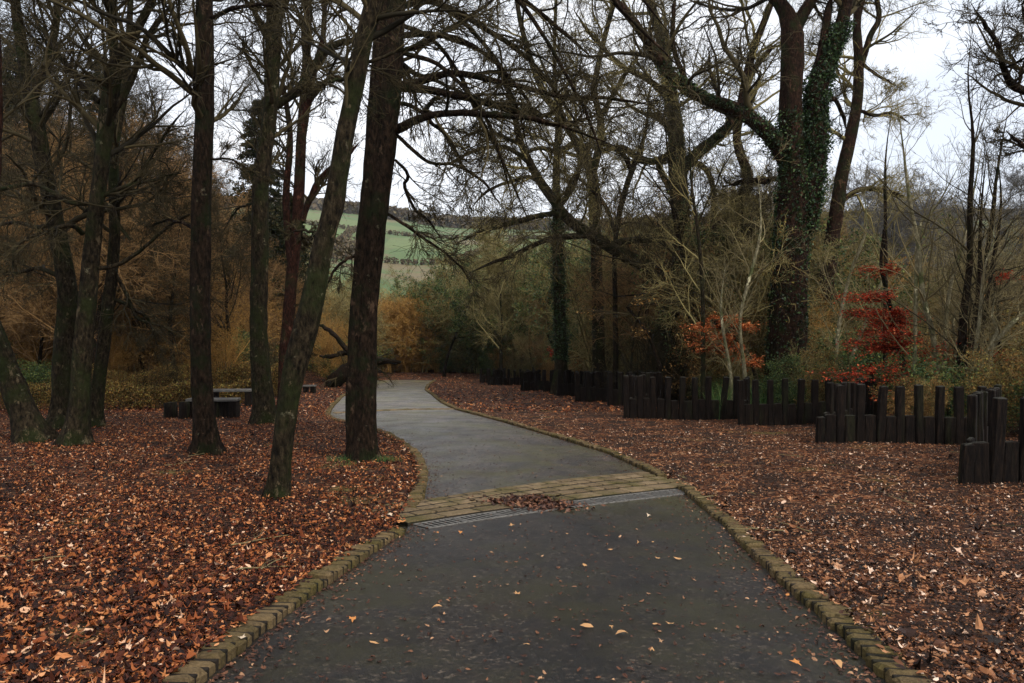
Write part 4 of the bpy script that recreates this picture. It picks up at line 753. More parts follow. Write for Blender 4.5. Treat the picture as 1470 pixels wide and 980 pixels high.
multistem('pale_sapling', 'second pale hazel stem between the leaning stem and the dark trunk', [[(1357, 535, 7), (1357, 490, 6), (1358, 452, 6), (1366, 394, 5), (1380, 349, 5), (1392, 280, 4), (1405, 200, 3)], [(1372, 500, 5), (1368, 460, 5), (1378, 430, 4)]], 25.0, M['bark_pale'], M['twig_pale'], 52)
multistem('dark_coppice', 'cluster of dark upright stems near the right picture edge', [[(1384, 540, 15), (1382, 500, 13), (1383, 452, 11), (1390, 381, 9), (1389, 333, 8), (1388, 280, 7), (1390, 200, 5), (1380, 120, 4), (1385, 40, 3)], [(1396, 540, 9), (1402, 440, 8), (1413, 370, 7), (1421, 310, 6), (1425, 250, 5), (1440, 150, 4)], [(1388, 540, 9), (1400, 470, 8), (1404, 400, 6), (1404, 300, 5), (1410, 220, 4)], [(1392, 540, 8), (1408, 480, 7), (1420, 400, 6), (1432, 300, 5), (1425, 220, 4)]], 23.5, M['bark_dark'], M['twig_dark'], 53)
multistem('pale_coppice', 'pale crooked stems curving right beside the dark coppice', [[(1406, 540, 9), (1409, 527, 8), (1420, 505, 8), (1430, 490, 7), (1456, 460, 7), (1475, 445, 6), (1510, 420, 5)], [(1398, 540, 6), (1404, 480, 5), (1408, 430, 5), (1412, 380, 4), (1430, 330, 3)], [(1424, 500, 6), (1432, 475, 6), (1424, 455, 5), (1428, 420, 4)]], 22.5, M['bark_pale'], M['twig_pale'], 54)
multistem('bare_sapling', 'thin straight dark sapling rising behind the red leaved sapling', [[(1272, 520, 7), (1270, 400, 6), (1268, 320, 5), (1266, 230, 4), (1275, 150, 3)]], 28, M['bark_dark'], M['twig_olive'], 55)
multistem('bare_sapling', 'thin olive sapling rising left of the ivy oak', [[(1010, 540, 7), (1008, 420, 6), (1000, 330, 5), (990, 260, 4), (985, 150, 3)]], 30, M['bark_moss'], M['twig_olive'], 56)
multistem('bare_sapling', 'pale bent sapling directly left of the ivy oak trunk', [[(1070, 540, 6), (1062, 460, 5), (1075, 400, 5), (1090, 330, 4), (1085, 250, 3)], [(1050, 540, 5), (1035, 450, 4), (1040, 380, 3)]], 29, M['bark_pale'], M['twig_pale'], 57)
multistem('bare_sapling', 'pale forked sapling just right of the ivy oak trunk', [[(1200, 540, 6), (1205, 460, 5), (1220, 390, 5), (1240, 330, 4), (1235, 260, 3)], [(1215, 540, 5), (1240, 470, 4), (1262, 410, 4), (1290, 360, 3)]], 29, M['bark_pale'], M['twig_pale'], 58)
multistem('bare_sapling', 'spindly brown sapling above the middle of the palisade', [[(905, 545, 3.5), (912, 470, 3), (930, 400, 2.4), (925, 330, 1.5)], [(920, 545, 3), (950, 470, 2.4), (975, 430, 1.5)]], 40, M['bark_moss'], M['twig_rust'], 59)
multistem('bare_sapling', 'spindly leaning sapling above the far palisade', [[(775, 535, 5), (755, 470, 4), (722, 400, 3), (700, 350, 2)], [(800, 535, 4), (770, 440, 4), (730, 360, 3)]], 72, M['bark_pale'], M['twig_olive'], 60)

def layered(name, label, tr, Y, layers, mat, seed, n=700, size=.085):
    """sapling that keeps its leaves in flat sprays; layers: (px0,px1,py,thickness px)"""
    b = P(tr[0][0], tr[0][1], Y); b[2] = float(H(b[0], b[1])); T = Tree(name, label, None, b, M['bark_dark'], M['twig_dark'], 'tree', seed)
    z0 = HORIZ + (EYE - b[2]) / Y * F_PX; Pp, Rr = poly([(tr[0][0], z0 + 8, tr[0][2])] + tr, Y, n=24); T.stem(Pp, Rr, 8, .05); Cs = []
    for (x0, x1, py, th) in layers:
        zz = zat(py, Y); i = int(np.argmin(np.abs(Pp[:, 2] - zz))); p0 = Pp[i]; xa, xb = (x0 - CX) / F_PX * Y, (x1 - CX) / F_PX * Y; ar = max(1, int((x1 - x0) / 6)); bb = []
        for k in range(ar + 4):
            tx = T.rng.uniform(xa, xb); ty = Y + T.rng.normal(0, .55); end = np.array([tx, ty, zz + T.rng.normal(0, th / F_PX * Y * .35)]); mid = (p0 + end) / 2 + T.rng.normal(0, .06, 3); mid[2] += .05; s = spline([[*p0, .012], [*mid, .008], [*end, .004]], 10); bb.append(s)
        bb = np.array(bb); T._c(*tubes(bb[..., :3] - T.b, bb[..., 3], 4)); c2 = grow(bb[..., :3], bb[..., 3], 7, .25, 1, .8, .35, 5, .15, 0, rmin=.003, rng=T.rng); c2[0][..., 2] = c2[0][..., 2] * .35 + c2[0][:, :1, 2] * .65; T._c(*tubes(c2[0] - T.b, c2[1], 3))
        q = c2[0].reshape(-1, 3); nn = int(n * (x1 - x0) / 60); pick = q[T.rng.integers(0, len(q), nn)] + T.rng.normal(0, .07, (nn, 3)) * [1, 1, .8]
        keep = (pick[:, 0] > xa - .15) & (pick[:, 0] < xb + .15); Cs.append(pick[keep])
    T.done('twigs'); T.leaves(np.concatenate(Cs), size, mat, 'leaves', 1.2); return T
layered('copper_beech_sapling', 'young beech holding layered red leaves behind the widest palisade bay', [(1302, 545, 9), (1289, 492, 8), (1279, 450, 7), (1271, 415, 6), (1263, 381, 5), (1266, 330, 4)], 25.5,
        [(1195, 1288, 427, 12), (1238, 1280, 388, 6), (1215, 1312, 450, 12), (1238, 1328, 462, 14), (1200, 1315, 478, 16), (1205, 1300, 496, 14), (1260, 1328, 508, 26), (1268, 1328, 490, 22)], M['copper'], 61, 800, .09)
layered('beech_sapling', 'low beech sprig with sparse red leaves just above the palisade tops', [(1260, 560, 6), (1255, 545, 5), (1250, 525, 4)], 24.0, [(1160, 1235, 541, 8), (1215, 1325, 532, 9), (1240, 1330, 546, 12), (1245, 1300, 565, 20), (1330, 1420, 560, 26), (1290, 1345, 545, 30)], M['copper'], 62, 260, .085)
layered('beech_sapling', 'leafy orange beech spray left of the ivy oak', [(1090, 560, 7), (1075, 510, 6), (1050, 480, 5), (1020, 460, 4)], 30.0, [(985, 1030, 470, 8), (975, 1050, 487, 12), (990, 1060, 500, 10), (1040, 1085, 520, 14), (1020, 1070, 460, 10), (1055, 1100, 470, 10)], M['orange_leaf'], 63, 720, .10)
layered('beech_sapling', 'sparse red beech leaves at the right edge behind the dark coppice', [(1440, 560, 6), (1436, 500, 5), (1430, 430, 4), (1425, 400, 3)], 24.0, [(1410, 1455, 515, 7), (1420, 1455, 400, 10), (1350, 1385, 495, 14), (1340, 1370, 515, 14)], M['copper'], 64, 420)
layered('beech_sapling', 'small red leaf spray over the far palisade', [(806, 540, 5), (800, 510, 4), (786, 480, 3)], 48.0, [(786, 818, 506, 9)], M['copper'], 65, 500, .15)
layered('beech_sapling', 'thin veil of orange leaves among the dark trunks mid right', [(955, 550, 6), (930, 480, 5), (900, 440, 4)], 34.0, [(815, 850, 450, 18), (900, 960, 430, 20), (945, 1000, 400, 25), (880, 930, 480, 18), (1020, 1090, 420, 25)], M['brown_leaf'], 66, 260, .11)

# ------------------------------------------------------------------ background tree kinds (copied)
def bg_tree(name, label, group, bm, tm, h, seed, k1=16, r=.22, spread=.5, up=.06, wig=.2, levels=None, cat='tree'):
    rng = np.random.default_rng(seed); T = Tree(name, label, group, (0, 0, 0), bm, tm, cat, seed); n = 16; p = np.array([0, 0, -.4]); d = np.array([rng.normal(0, .08), rng.normal(0, .08), 1.0]); pts = [p]
    for i in range(n - 1): d = norm(d + rng.normal(0, .07, 3) + [0, 0, .05]); p = p + d * h / (n - 1); pts.append(p)
    Pp = np.array(pts); Rr = r * (1 - .92 * np.linspace(0, 1, n) ** 1.1); T.stem(Pp, Rr, 10, .08, .6)
    T.branch(Pp[None], Rr[None], levels or [lv(k1, .22, .98, .85, spread, 10, .16, up, rr=.5, rmin=.02), lv(8, .15, 1, .8, .5, 7, wig, .02, rmin=.018), lv(8, .1, 1, .8, .55, 5, .25, 0, rmin=.014), lv(6, .1, 1, .8, .6, 4, .28, 0, rmin=.011)]); T.done(); return T.root
BG = 'bare trees of the wood behind'
kinds = {
 'olive': [bg_tree('bare_tree', 'bare olive brown tree in the wood behind the palisade', BG, M['bark_moss'], M['twig_olive'], 15, 70 + i, 18) for i in range(3)],
 'dark': [bg_tree('bare_tree', 'bare dark tree in the wood behind the low hedge', BG, M['bark_dark'], M['twig_dark'], 17, 80 + i, 20, .24) for i in range(3)],
 'rust': [bg_tree('bare_tree', 'bare rusty brown tree on the wooded slope', BG, M['bark_dark'], M['twig_rust'], 14, 90 + i, 22, .2) for i in range(3)],
 'grey': [bg_tree('bare_tree', 'bare grey tree with a fine rounded crown on the skyline', BG, M['bark_oak'], M['twig_grey'], 17, 100 + i, 24, .2, .42, .14) for i in range(2)]}
protos = [t for v in kinds.values() for t in v]; used = set()
def put(proto, x, y, s=1.0, rz=None, label=None):
    z = float(H(x, y)) - .05; rz = random.uniform(0, 6.28) if rz is None else rz
    if id(proto) not in used:
        used.add(id(proto)); proto.location = (x, y, z); proto.rotation_euler = (0, 0, rz); proto.scale = (s, s, s)
        if label: proto['label'] = label
        return proto
    return copy_tree(proto, (x, y, z), rz, s, label)
def at(px, Y): return ((px - CX) / F_PX * Y, Y)
rr = random.Random(5)
# right wood
for i in range(70):
    Y = rr.uniform(34, 95); px = rr.uniform(760, 1560); x, y = at(px, Y)
    k = 'olive' if rr.random() < .55 else ('grey' if (Y > 60 and px > 1150) else 'rust' if rr.random() < .5 else 'dark')
    s = rr.uniform(.55, .9)
    if px < 900: s *= .5 + .25 * rr.random(); 
    if px > 1180 and Y < 60: s *= .65
    put(rr.choice(kinds[k]), x, y, s)
# skyline right
for i in range(16):
    Y = rr.uniform(70, 110); px = rr.uniform(1180, 1620); x, y = at(px, Y); put(rr.choice(kinds['grey']), x, y, rr.uniform(.85, 1.15))
# left wood
for i in range(64):
    Y = rr.uniform(36, 105); px = rr.uniform(-160, 335) if rr.random() < .8 else rr.uniform(330, 440); x, y = at(px, Y)
    k = 'dark' if rr.random() < .5 else 'rust'; s = rr.uniform(.6, 1.1) * (.62 if px > 330 else 1)
    put(rr.choice(kinds[k]), x, y, s)
# centre low
for i in range(12):
    Y = rr.uniform(95, 125); px = rr.uniform(520, 900); x, y = at(px, Y); put(rr.choice(kinds['olive'] + kinds['rust']), x, y, rr.uniform(.4, .62))

for px, Y, s_ in [(455, 104, .95), (520, 100, .85), (590, 108, .9), (650, 102, 1.0), (690, 98, 1.05), (485, 112, 1.0)]:
    x, y = at(px, Y); put(rr.choice(kinds['olive']), x, y, s_)

# shrubs
def shrub(name, label, group, stems, h, bm, leaf=None, nleaf=0, lsize=.07, seed=1, spread=.6, levels=None, cat='shrub', flat=0, fill=.12):
    rng = np.random.default_rng(seed); T = Tree(name, label, group, (0, 0, 0), bm, bm, cat, seed); n = 8; Ps = []; Rs = []
    a = rng.uniform(0, 6.283, stems); d = np.stack([np.cos(a) * spread * rng.uniform(.2, 1, stems), np.sin(a) * spread * rng.uniform(.2, 1, stems), np.ones(stems)], 1); d = norm(d); p = np.stack([rng.normal(0, .2, stems), rng.normal(0, .2, stems), np.full(stems, -.15)], 1); pts = [p]; L = h * rng.uniform(.6, 1.15, (stems, 1))
    for i in range(n - 1): d = norm(d + rng.normal(0, .12, d.shape) + [0, 0, .03]); p = p + d * L / (n - 1); pts.append(p)
    Ps = np.stack(pts, 1); Rs = np.maximum((.006 * h + .008) * (1 - .8 * np.linspace(0, 1, n))[None] * rng.uniform(.6, 1.3, (stems, 1)), .004); T._c(*tubes(Ps, Rs, 4))
    allc = T.branch(Ps, Rs, levels or [lv(8, .15, 1, .7, .42, 6, .22, .03, rmin=.005), lv(6, .1, 1, .7, .5, 4, .25, .0, rmin=.004), lv(4, .1, 1, .7, .5, 3, .25, .0, rmin=.0035)]); T.done('branches')
    if leaf:
        q = np.concatenate([allc[-1][0].reshape(-1, 3), allc[-2][0].reshape(-1, 3)]); C = q[rng.integers(0, len(q), nleaf)] + rng.normal(0, fill, (nleaf, 3)); C = C[C[:, 2] > .03]; T.leaves(C, lsize, leaf, 'leaves', flat)
    return T.root
SB = 'scrub and bushes of the undergrowth'
S = {
 'olive': [shrub('bare_bush', 'tangled olive green bush in the undergrowth', SB, 14, 3.6, M['twig_olive'], seed=120 + i) for i in range(2)],
 'mixed': [shrub('bramble_thicket', 'tangled thicket with sparse green and brown leaves', SB, 12, 3.0, M['twig_olive'], M['hedge_leaf'], 4500, .09, seed=124 + i) for i in range(2)],
 'rust': [shrub('beech_scrub', 'rust brown scrub holding dead leaves', SB, 12, 3.8, M['twig_rust'], M['brown_leaf'], 7000, .085, seed=130 + i) for i in range(3)],
 'gold': [shrub('willow_scrub', 'golden brown willow scrub at the end of the path', SB, 26, 4.2, M['twig_gold'], M['gold_leaf'], 4000, .06, seed=135 + i, spread=.3) for i in range(2)],
 'green': [shrub('evergreen_bush', 'dark evergreen bush in the undergrowth', SB, 12, 2.8, M['twig_dark'], M['evergreen'], 9000, .10, seed=140 + i, fill=.16) for i in range(3)],
 'dark': [shrub('bare_bush', 'dark tangled bare bush under the trees', SB, 14, 3.2, M['twig_dark'], seed=145 + i) for i in range(2)]}
TH = 'tall thickets of the wood edge'
TL = [lv(11, .12, 1, .7, .36, 7, .22, .03, rmin=.016), lv(7, .1, 1, .75, .5, 5, .25, .0, rmin=.012), lv(5, .1, 1, .75, .55, 4, .28, .0, rmin=.010)]
K = {
 'olive': [shrub('hazel_thicket', 'tall tangled olive thicket of many thin stems', TH, 14, 8.5, M['twig_olive'], M['hedge_leaf'], 3000, .12, seed=210 + i, spread=.45, levels=TL) for i in range(3)],
 'rust': [shrub('beech_thicket', 'tall rusty brown thicket holding dead leaves', TH, 14, 8.0, M['twig_rust'], M['brown_leaf'], 8000, .13, seed=214 + i, spread=.45, levels=TL) for i in range(3)],
 'gold': [shrub('willow_thicket', 'tall golden brown willow thicket beyond the path end', TH, 30, 6.5, M['twig_gold'], M['gold_leaf'], 6000, .10, seed=218 + i, spread=.28, levels=TL) for i in range(2)],
 'green': [shrub('ivy_thicket', 'tall thicket hung with dark evergreen leaves', TH, 12, 8.0, M['twig_olive'], M['evergreen'], 13000, .15, seed=222 + i, spread=.45, levels=TL) for i in range(2)],
 'pale': [shrub('hazel_thicket', 'tall thicket of pale bare stems', TH, 16, 8.0, M['twig_pale'], seed=226 + i, spread=.4, levels=TL) for i in range(2)]}
S.update({'T' + k_: v_ for k_, v_ in K.items()})
# behind the right palisade
_fq = []
for k_, (a_, L_) in enumerate(zip(FA, PL)):
    b_ = a_ + np.array([L_, .03 * L_]); n_ = FA[k_ + 1] if k_ + 1 < len(FA) else b_
    for t_ in np.linspace(0, 1, 24): _fq.append(a_ + (b_ - a_) * t_); _fq.append(b_ + (n_ - b_) * t_)
_fq = np.array(_fq); _fpx = CX + _fq[:, 0] / _fq[:, 1] * F_PX
def fence_y(px):
    m_ = np.abs(_fpx - px) < 16 + 0.0 * px; return float(_fq[m_, 1].max()) if m_.any() else (68.0 if px < 760 else 14.0)
def clear(x, y, r): return float(np.hypot(_fq[:, 0] - x, _fq[:, 1] - y).min()) > r
for i in range(150):
    px = rr.uniform(700, 1560); y0 = fence_y(px) + 1.2; Y = y0 + (2.6 if px < 890 else 0) + abs(rr.gauss(0, 1)) * 14 * (0.7 + .3 * rr.random()); x, y = at(px, Y)
    q = rr.random(); k = 'green' if q < (.50 if px < 950 else .38) else 'mixed' if q < .56 else 'olive' if q < .75 else 'rust' if q < .92 else 'dark'
    if clear(x, y, 1.7): put(rr.choice(S[k]), x, y, rr.uniform(.5, 1.0) * (.8 if Y < y0 + 5 else 1.2))
for i in range(120):
    px = rr.uniform(690, 1580); Y = max(fence_y(px) + (7 if px < 890 else 4), 34) + rr.random() ** 1.3 * 62; x, y = at(px, Y); q = rr.random()
    if not clear(x, y, 3.2): continue
    k = 'Tolive' if q < .42 else 'Trust' if q < .54 else 'Tgreen' if q < .84 else 'Tpale' if q < .93 else 'Tgold'
    put(rr.choice(S[k]), x, y, rr.uniform(.6, 1.05) * (.8 if px < 820 else 1) * (1.15 if px > 1150 else 1))
for i in range(30):
    px = rr.uniform(560, 900); Y = rr.uniform(92, 125); x, y = at(px, Y); put(rr.choice(S[rr.choice(['Tgold', 'Tgold', 'Tolive', 'Tgreen'] if px < 720 else ['Tolive', 'Tgreen', 'Trust', 'Tolive'])]), x, y, rr.uniform(.8, 1.15) * (1.25 if px > 720 else .95))
for i in range(26):
    px = rr.uniform(420, 570); Y = rr.uniform(80, 120); x, y = at(px, Y); put(rr.choice(S[rr.choice(['Tgold', 'Tolive', 'Tgold'])]), x, y, rr.uniform(.6, .9))
for i in range(110):
    px = rr.uniform(-120, 350); Y = rr.uniform(48, 108); x, y = at(px, Y); q = rr.random()
    put(rr.choice(S['Trust' if q < .55 else 'Tgold' if q < .8 else 'Tolive' if q < .93 else 'Tgreen']), x, y, rr.uniform(.7, 1.15))
for i in range(30):
    px = rr.uniform(650, 980); Y = rr.uniform(82, 92); x, y = at(px, Y); put(rr.choice(S[rr.choice(['Tolive', 'Tgreen', 'Tgreen', 'Tolive'])]), x, y, rr.uniform(1.35, 1.75) * (.72 if px < 700 else 1))
for i in range(14):
    px = rr.uniform(690, 980); Y = rr.uniform(70, 92); x, y = at(px, Y); put(rr.choice(kinds['olive']), x, y, rr.uniform(.7, .95))
for i in range(26):
    px = rr.uniform(690, 930); Y = rr.uniform(fence_y(px) + 5, 90) if px > 760 else rr.uniform(85, 90); x, y = at(px, Y); put(rr.choice(S[rr.choice(['Tolive', 'Tgreen', 'Tgreen', 'Tolive', 'Tgreen'])]), x, y, rr.uniform(1.0, 1.3) * (1.12 if px > 760 else .9))
for i in range(22):
    px = rr.uniform(535, 705); Y = rr.uniform(84, 93); x, y = at(px, Y); put(rr.choice(S['Tgold' if px < 650 and rr.random() < .75 else rr.choice(['Tgreen', 'Tolive'])]), x, y, rr.uniform(.95, 1.35))
for i in range(14):
    px = rr.uniform(425, 520); Y = rr.uniform(76, 92); x, y = at(px, Y); put(rr.choice(S[rr.choice(['Tgold', 'Tolive'])]), x, y, rr.uniform(.8, 1.2))
# end of the path
for i in range(34):
    px = rr.uniform(530, 720); Y = rr.uniform(84, 97); x, y = at(px, Y); k = 'gold' if rr.random() < .6 and px < 700 else rr.choice(['green', 'mixed', 'olive']); put(rr.choice(S[k]), x, y, rr.uniform(.7, 1.25))
for i in range(26):
    px = rr.uniform(640, 860); Y = rr.uniform(84, 110); x, y = at(px, Y); put(rr.choice(S[rr.choice(['green', 'mixed', 'olive', 'rust'])]), x, y, rr.uniform(1.1, 2.0))
for i in range(22):
    px = rr.uniform(400, 560); Y = rr.uniform(66, 96); x, y = at(px, Y); put(rr.choice(S[rr.choice(['gold', 'mixed', 'olive', 'green'])]), x, y, rr.uniform(.8, 1.4))
# left slope
for i in range(130):
    px = rr.uniform(-80, 400); Y = rr.uniform(40, 95); x, y = at(px, Y); q = rr.random()
    k = 'rust' if q < .50 else 'gold' if q < .72 else 'dark' if q < .85 else 'green'
    put(rr.choice(S[k]), x, y, rr.uniform(.8, 1.6))
for px, Y, s in [(330, 46, 1.2), (350, 50, 1.1), (318, 52, 1.2), (340, 60, 1.6), (365, 56, 1.0), (40, 36, .7), (70, 38, .7), (110, 37, .6)]:
    x, y = at(px, Y); put(S['green'][rr.randrange(3)], x, y, s)

for px, Y, s_ in [(948, 37, 1.25), (965, 38, 1.3), (985, 37, 1.1), (930, 38.5, 1.2)]:
    x, y = at(px, Y); put(S['dark'][rr.randrange(2)], x, y, s_)
# small evergreen tree at the end of the path
def leafy_tree(name, label, px, Y, h, wc, hc, zc, mat, seed, nl=9000, size=.14, group=None):
    x, y = at(px, Y); b = np.array([x, y, float(H(x, y))]); T = Tree(name, label, group, b, M['bark_dark'], M['twig_dark'], 'tree', seed); n = 12
    pts = [b + [0, 0, -.3]]; d = np.array([.05, 0, 1.])
    for i in range(n): d = norm(d + T.rng.normal(0, .08, 3) + [0, 0, .05]); pts.append(pts[-1] + d * h / n)
    Pp = np.array(pts); Rr = .16 * (1 - .85 * np.linspace(0, 1, n + 1)); T.stem(Pp, Rr, 9, .08, .5)
    a = T.branch(Pp[None], Rr[None], [lv(16, .35, 1, 1.0, wc, 8, .2, .04, rmin=.015), lv(7, .2, 1, .8, .5, 5, .25, 0, rmin=.008), lv(5, .2, 1, .8, .5, 4, .25, 0, rmin=.006)]); T.done('branches'); q = a[-1][0].reshape(-1, 3)
    C = q[T.rng.integers(0, len(q), nl)] + T.rng.normal(0, .16, (nl, 3)); T.leaves(C, size, mat, 'crown'); return T
leafy_tree('holly_tree', 'small dark evergreen tree standing at the end of the path', 637, 77, 9.5, .42, 0, 0, M['evergreen'], 150, 7000, .17)
# conifer
def conifer(label, px, Y, h, w, seed, dense=1.0):
    x, y = at(px, Y); b = np.array([x, y, float(H(x, y))]); T = Tree('conifer', label, 'dark conifers', b, M['bark_dark'], M['twig_dark'], 'tree', seed); Pp = np.linspace(b + [0, 0, -.3], b + [.2, 0, h], 14); Rr = .28 * (1 - .93 * np.linspace(0, 1, 14)); T.stem(Pp, Rr, 9, .05, .4)
    k = int(150 * dense); t = T.rng.uniform(.12, .99, k); a = T.rng.uniform(0, 6.283, k); L = w * (1.02 - t) ** .7 * T.rng.uniform(.6, 1.1, k); st = b + np.array([0, 0, 1.])[None] * (t * h)[:, None]; s = np.linspace(0, 1, 7)
    br = st[:, None, :] + np.stack([np.cos(a)[:, None] * s * L[:, None], np.sin(a)[:, None] * s * L[:, None], (-.25 * s + .12 * s ** 2) * L[:, None]], -1); R0 = np.repeat((.03 * (1 - .8 * s))[None], k, 0); T._c(*tubes(br - T.b, R0, 4)); c2 = grow(br, R0, 9, .15, 1, .9, .32, 4, .15, -.04, rmin=.006, rng=T.rng); T._c(*tubes(c2[0] - T.b, c2[1], 3)); T.done('branches')
    q = c2[0].reshape(-1, 3); nl = int(22000 * dense); C = q[T.rng.integers(0, len(q), nl)] + T.rng.normal(0, .09, (nl, 3)) + [0, 0, -.05]; T.leaves(C, .26, M['conifer'], 'crown', 0, .4)
conifer('tall dark conifer showing between the straight and forked trunks', 378, 62, 22.5, 5.2, 160, 2.2); conifer('narrow dark conifer behind the forked trunk', 418, 66, 16, 3.4, 161, 1.4); conifer('brownish conifer among the trunks at upper left', 150, 70, 23, 5.0, 162, 1.4); conifer('brownish conifer behind the leftmost trunks', 30, 62, 22, 5.0, 163, 1.4)

# low clipped hedge on the left
def hedge(label, pts, hgt, wid, seed):
    rng = np.random.default_rng(seed); pl = spline([[*p, 0] for p in pts], 60)[:, :2]; b = np.array([*pl[0], float(H(*pl[0]))]); T = Tree('hedge', label, None, b, M['twig_dark'], M['twig_dark'], 'hedge', seed); N = 30000
    u = rng.uniform(0, 59, N); i = np.clip(u.astype(int), 0, 58); c = pl[i] + (pl[i + 1] - pl[i]) * (u - i)[:, None]; a = rng.uniform(0, np.pi, N); hh = hgt * (1 + .12 * np.sin(u * .45) + .06 * np.sin(u * 1.7)); rad = 1 - np.abs(rng.normal(0, .10, N))
    C = np.stack([c[:, 0] + rng.normal(0, .05, N), c[:, 1] + np.sign(np.cos(a)) * np.abs(np.cos(a)) ** .6 * wid * rad, H(c[:, 0], c[:, 1]) + np.sin(a) ** .6 * hh * rad + rng.normal(0, .04, N)], 1)
    T.leaves(C, .085, M['hedge_leaf'], 'foliage', .3); k = 400; u = rng.uniform(0, 59, k); i = np.clip(u.astype(int), 0, 58); c = pl[i] + rng.normal(0, wid * .4, (k, 2)); top = np.stack([c[:, 0] + rng.normal(0, .15, k), c[:, 1] + rng.normal(0, .1, k), H(c[:, 0], c[:, 1]) + hgt * rng.uniform(.85, 1.2, k)], 1); bot = np.stack([c[:, 0], c[:, 1], H(c[:, 0], c[:, 1]) - .1], 1); s = np.linspace(0, 1, 4)[None, :, None]; br = bot[:, None] * (1 - s) + top[:, None] * s; T._c(*tubes(br - T.b, np.full((k, 4), .007), 3)); T.done('stems')
hedge('low brown and green hedge behind the black timber benches', [(-24, 31), (-17, 32.5), (-14, 35), (-13, 39), (-14, 44)][:3] + [(-12.5, 36.5)], 1.0, .8, 170)
hedge('clipped brown topped hedge rising behind the bench group', [(-20.5, 34.5), (-17, 37), (-14.5, 40), (-13.5, 44), (-14, 48)], 1.7, 1.1, 171)

# grassy clumps behind the palisade, moss tufts at the twin trunk
def blades(name, label, C, h, mat, seed, cat='grass'):
    rng = np.random.default_rng(seed); N = len(C); a = rng.uniform(0, 6.283, N); L = h * rng.uniform(.6, 1.2, N); s = np.linspace(0, 1, 5); out = np.stack([np.cos(a), np.sin(a), np.zeros(N)], 1); bend = rng.uniform(.2, .8, N); b0 = C[0].copy()
    ctr = C[:, None, :] + out[:, None, :] * (bend * L)[:, None, None] * (s ** 2)[None, :, None] + np.array([0, 0, 1.])[None, None] * (L[:, None] * (s - .35 * bend[:, None] * s ** 2))[..., None]
    w = np.stack([-np.sin(a), np.cos(a), np.zeros(N)], 1) * (.05 * h); lft = ctr - w[:, None] * ((1 - s * .95) * .3)[None, :, None]; rgt = ctr + w[:, None] * ((1 - s * .95) * .3)[None, :, None]; V = np.stack([lft, rgt], 2).reshape(-1, 3) - b0
    i = (np.arange(N)[:, None] * 10 + np.arange(4)[None] * 2).ravel(); return tag(obj(name, V, [np.stack([i, i + 1, i + 3, i + 2], 1)], mat, loc=tuple(b0)), label, cat, kind='stuff')
px = RNG.uniform(1030, 1190, 1500); Y = RNG.normal(29.3, .7, 1500); X = (px - CX) / F_PX * Y; cl = np.round(X * 1.4) / 1.4; X = cl + RNG.normal(0, .14, 1500); blades('sedge_grass', 'bright green arching sedge behind the short open palisade bay', np.stack([X, Y, H(X, Y)], 1), 1.25, M['grass'], 180)
g = G(512, 664)
for nm, cx_, cy_, n_ in (('right', .62, .05, 260), ('left', -.42, .1, 160), ('front', -.1, -.55, 60)):
    X = g[0] + cx_ + RNG.normal(0, .16, n_); Y = g[1] + cy_ + RNG.normal(0, .10, n_); blades('grass_tuft', 'dark green grass tuft at the %s foot of the twin trunk' % {'right': 'path side', 'left': 'woodland side', 'front': 'front'}[nm], np.stack([X, Y, H(X, Y)], 1), .16, M['grass'], 181)
N = 5000; px = RNG.uniform(1000, 1400, N); Y = RNG.uniform(19, 29, N); X = (px - CX) / F_PX * Y; cl = vnoise(X, Y, .9, 3) > .55; X, Y = X[cl], Y[cl]
blades('grass_patch', 'thin yellow green grass patches on the trodden ground', np.stack([X, Y, H(X, Y)], 1), .07, M['grass'], 182)

# fallen tree beyond the twin trunk
b = G(470, 556); T = Tree('fallen_tree', 'black fallen trunk with broken limbs beyond the twin trunk', None, b, M['bark_dark'], M['twig_dark'], 'fallen tree', 190)
Y = b[1]
for tr in ([(466, 560, 5), (474, 552, 20), (486, 541, 24), (500, 531, 20), (520, 522, 15), (545, 518, 10), (575, 520, 4)], [(506, 524, 9), (502, 508, 8), (490, 492, 7), (478, 479, 6), (466, 470, 6), (459, 466, 3)], [(504, 508, 6), (490, 507, 7), (474, 512, 6), (458, 511, 3)]):
    Pp, Rr = poly(tr, Y, n=16); Pp = Pp + T.rng.normal(0, .03, Pp.shape); T.stem(Pp, Rr, 10, .16)
Pp, Rr = poly([(476, 552, 20), (500, 531, 18), (545, 518, 10)], Y, n=16); T.branch(Pp[None], Rr[None], [lv(12, .1, 1, 1.0, .9, 7, .22, .05, rmin=.02), lv(7, rmin=.014), lv(5, n=4, rmin=.01)]); T.done()

# far woods and hedgerows
def mass(name, label, pts, size, n, mat, hgt, seed):
    rng = np.random.default_rng(seed); pts = np.asarray(pts); N = len(pts); c = np.repeat(pts, n, 0); r = rng.normal(size=(N * n, 3)); r = norm(r) * rng.uniform(.3, 1, (N * n, 1)) ** .5; sc1 = np.repeat(rng.uniform(.7, 1.3, N), n)[:, None]
    C = c + r * [hgt * .45, hgt * .45, hgt * .5] * sc1 + [0, 0, hgt * .45]; V, t = cards(C, size, rng, 0, .8); return tag(obj(name, V, [t], mat, smooth=False), label, 'woodland', kind='stuff')
M['farwood'] = leafmat('far_bare_wood', [(0, (0.05, 0.04, 0.028)), (0.7, (0.13, 0.095, 0.055)), (1, (0.17, 0.15, 0.075))], .9, .1, 0)
rng = np.random.default_rng(200); X = rng.uniform(-500, 700, 3800); Y = rng.uniform(730, 960, 3800); mass('far_woodland', 'dark bare woodland along the far ridge', np.stack([X, Y, hz_(X, Y)], 1), 4.5, 30, M['farwood'], 11, 201)
ln = []
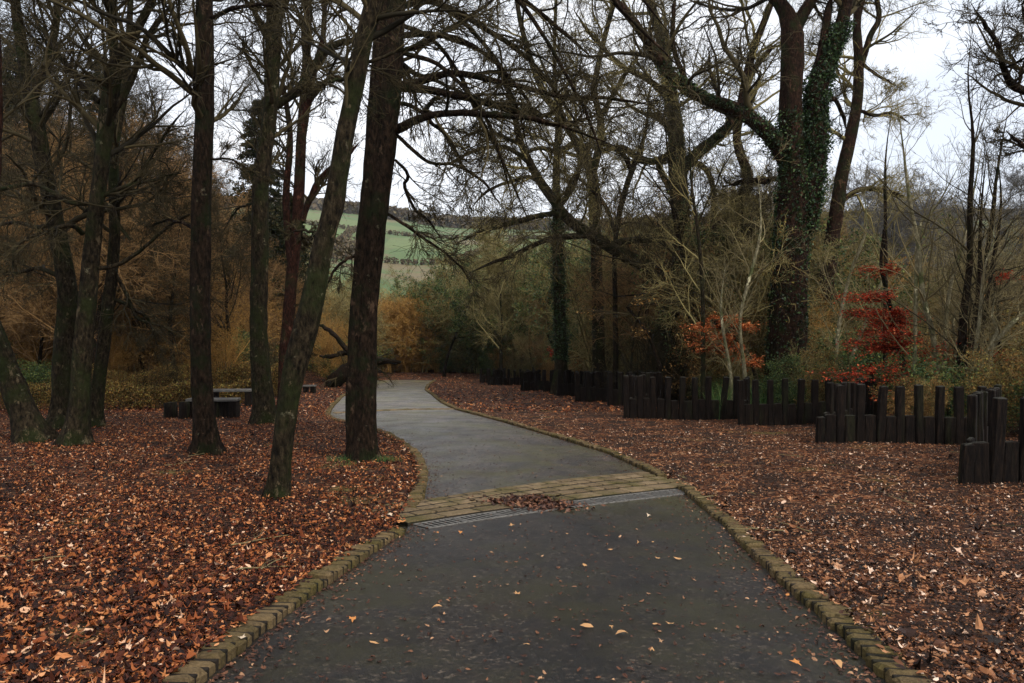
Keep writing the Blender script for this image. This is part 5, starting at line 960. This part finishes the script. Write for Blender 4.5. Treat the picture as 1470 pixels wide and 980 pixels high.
for (x0, y0, x1, y1) in [(-260, 335, 60, 385), (-220, 545, 140, 520), (-90, 350, -110, 540), (-30, 370, 10, 530)]:
    n = int(math.hypot(x1 - x0, y1 - y0) / 1.6); t = np.linspace(0, 1, n); ln.append(np.stack([x0 + (x1 - x0) * t + rng.normal(0, 1, n), y0 + (y1 - y0) * t + rng.normal(0, 1, n)], 1))
ln = np.concatenate(ln); mass('far_hedgerow', 'dark hedgerows dividing the far green fields', np.stack([ln[:, 0], ln[:, 1], hz_(ln[:, 0], ln[:, 1])], 1), 1.1, 40, M['farwood'], 3.2, 202)
X = rng.uniform(-260, 260, 900); Y = rng.uniform(150, 260, 900); k = vnoise(X, Y, .03, 1) > -.2; X, Y = X[k], Y[k]; mass('valley_wood', 'brown scrubby wood filling the valley below the fields', np.stack([X, Y, H(X, Y)], 1), .9, 160, M['farwood'], 7, 203)
X = rng.uniform(-330, -75, 900); Y = rng.uniform(250, 440, 900); mass('hillside_wood', 'pale brown wood on the hillside left of the green field', np.stack([X, Y, H(X, Y)], 1), 1.5, 110, M['farwood'], 10, 204)
for p_ in protos + [s_ for v_ in S.values() for s_ in v_]:
    if id(p_) not in used:
        for c_ in list(p_.children): bpy.data.objects.remove(c_)
        bpy.data.objects.remove(p_)

# air: closed box of thin even haze round the camera and everything below the sky
hv = np.array([[x, y, z] for z in (-40, 140) for y in (-150, 1600) for x in (-1300, 1600)], float)
hm = bpy.data.materials.new('thin_haze'); hm.use_nodes = True; hn = hm.node_tree
for n_ in list(hn.nodes):
    if n_.type != 'OUTPUT_MATERIAL': hn.nodes.remove(n_)
pv = hn.nodes.new('ShaderNodeVolumePrincipled'); pv.inputs['Density'].default_value = 0.00009; pv.inputs['Color'].default_value = (0.88, 0.92, 1.0, 1); pv.inputs['Anisotropy'].default_value = 0.2
hn.links.new(pv.outputs['Volume'], hn.nodes['Material Output'].inputs['Volume'])
hq = np.array([[0, 2, 3, 1], [4, 5, 7, 6], [0, 1, 5, 4], [2, 6, 7, 3], [0, 4, 6, 2], [1, 3, 7, 5]])
tag(obj('haze', hv, [hq], hm, smooth=False), kind='stuff')
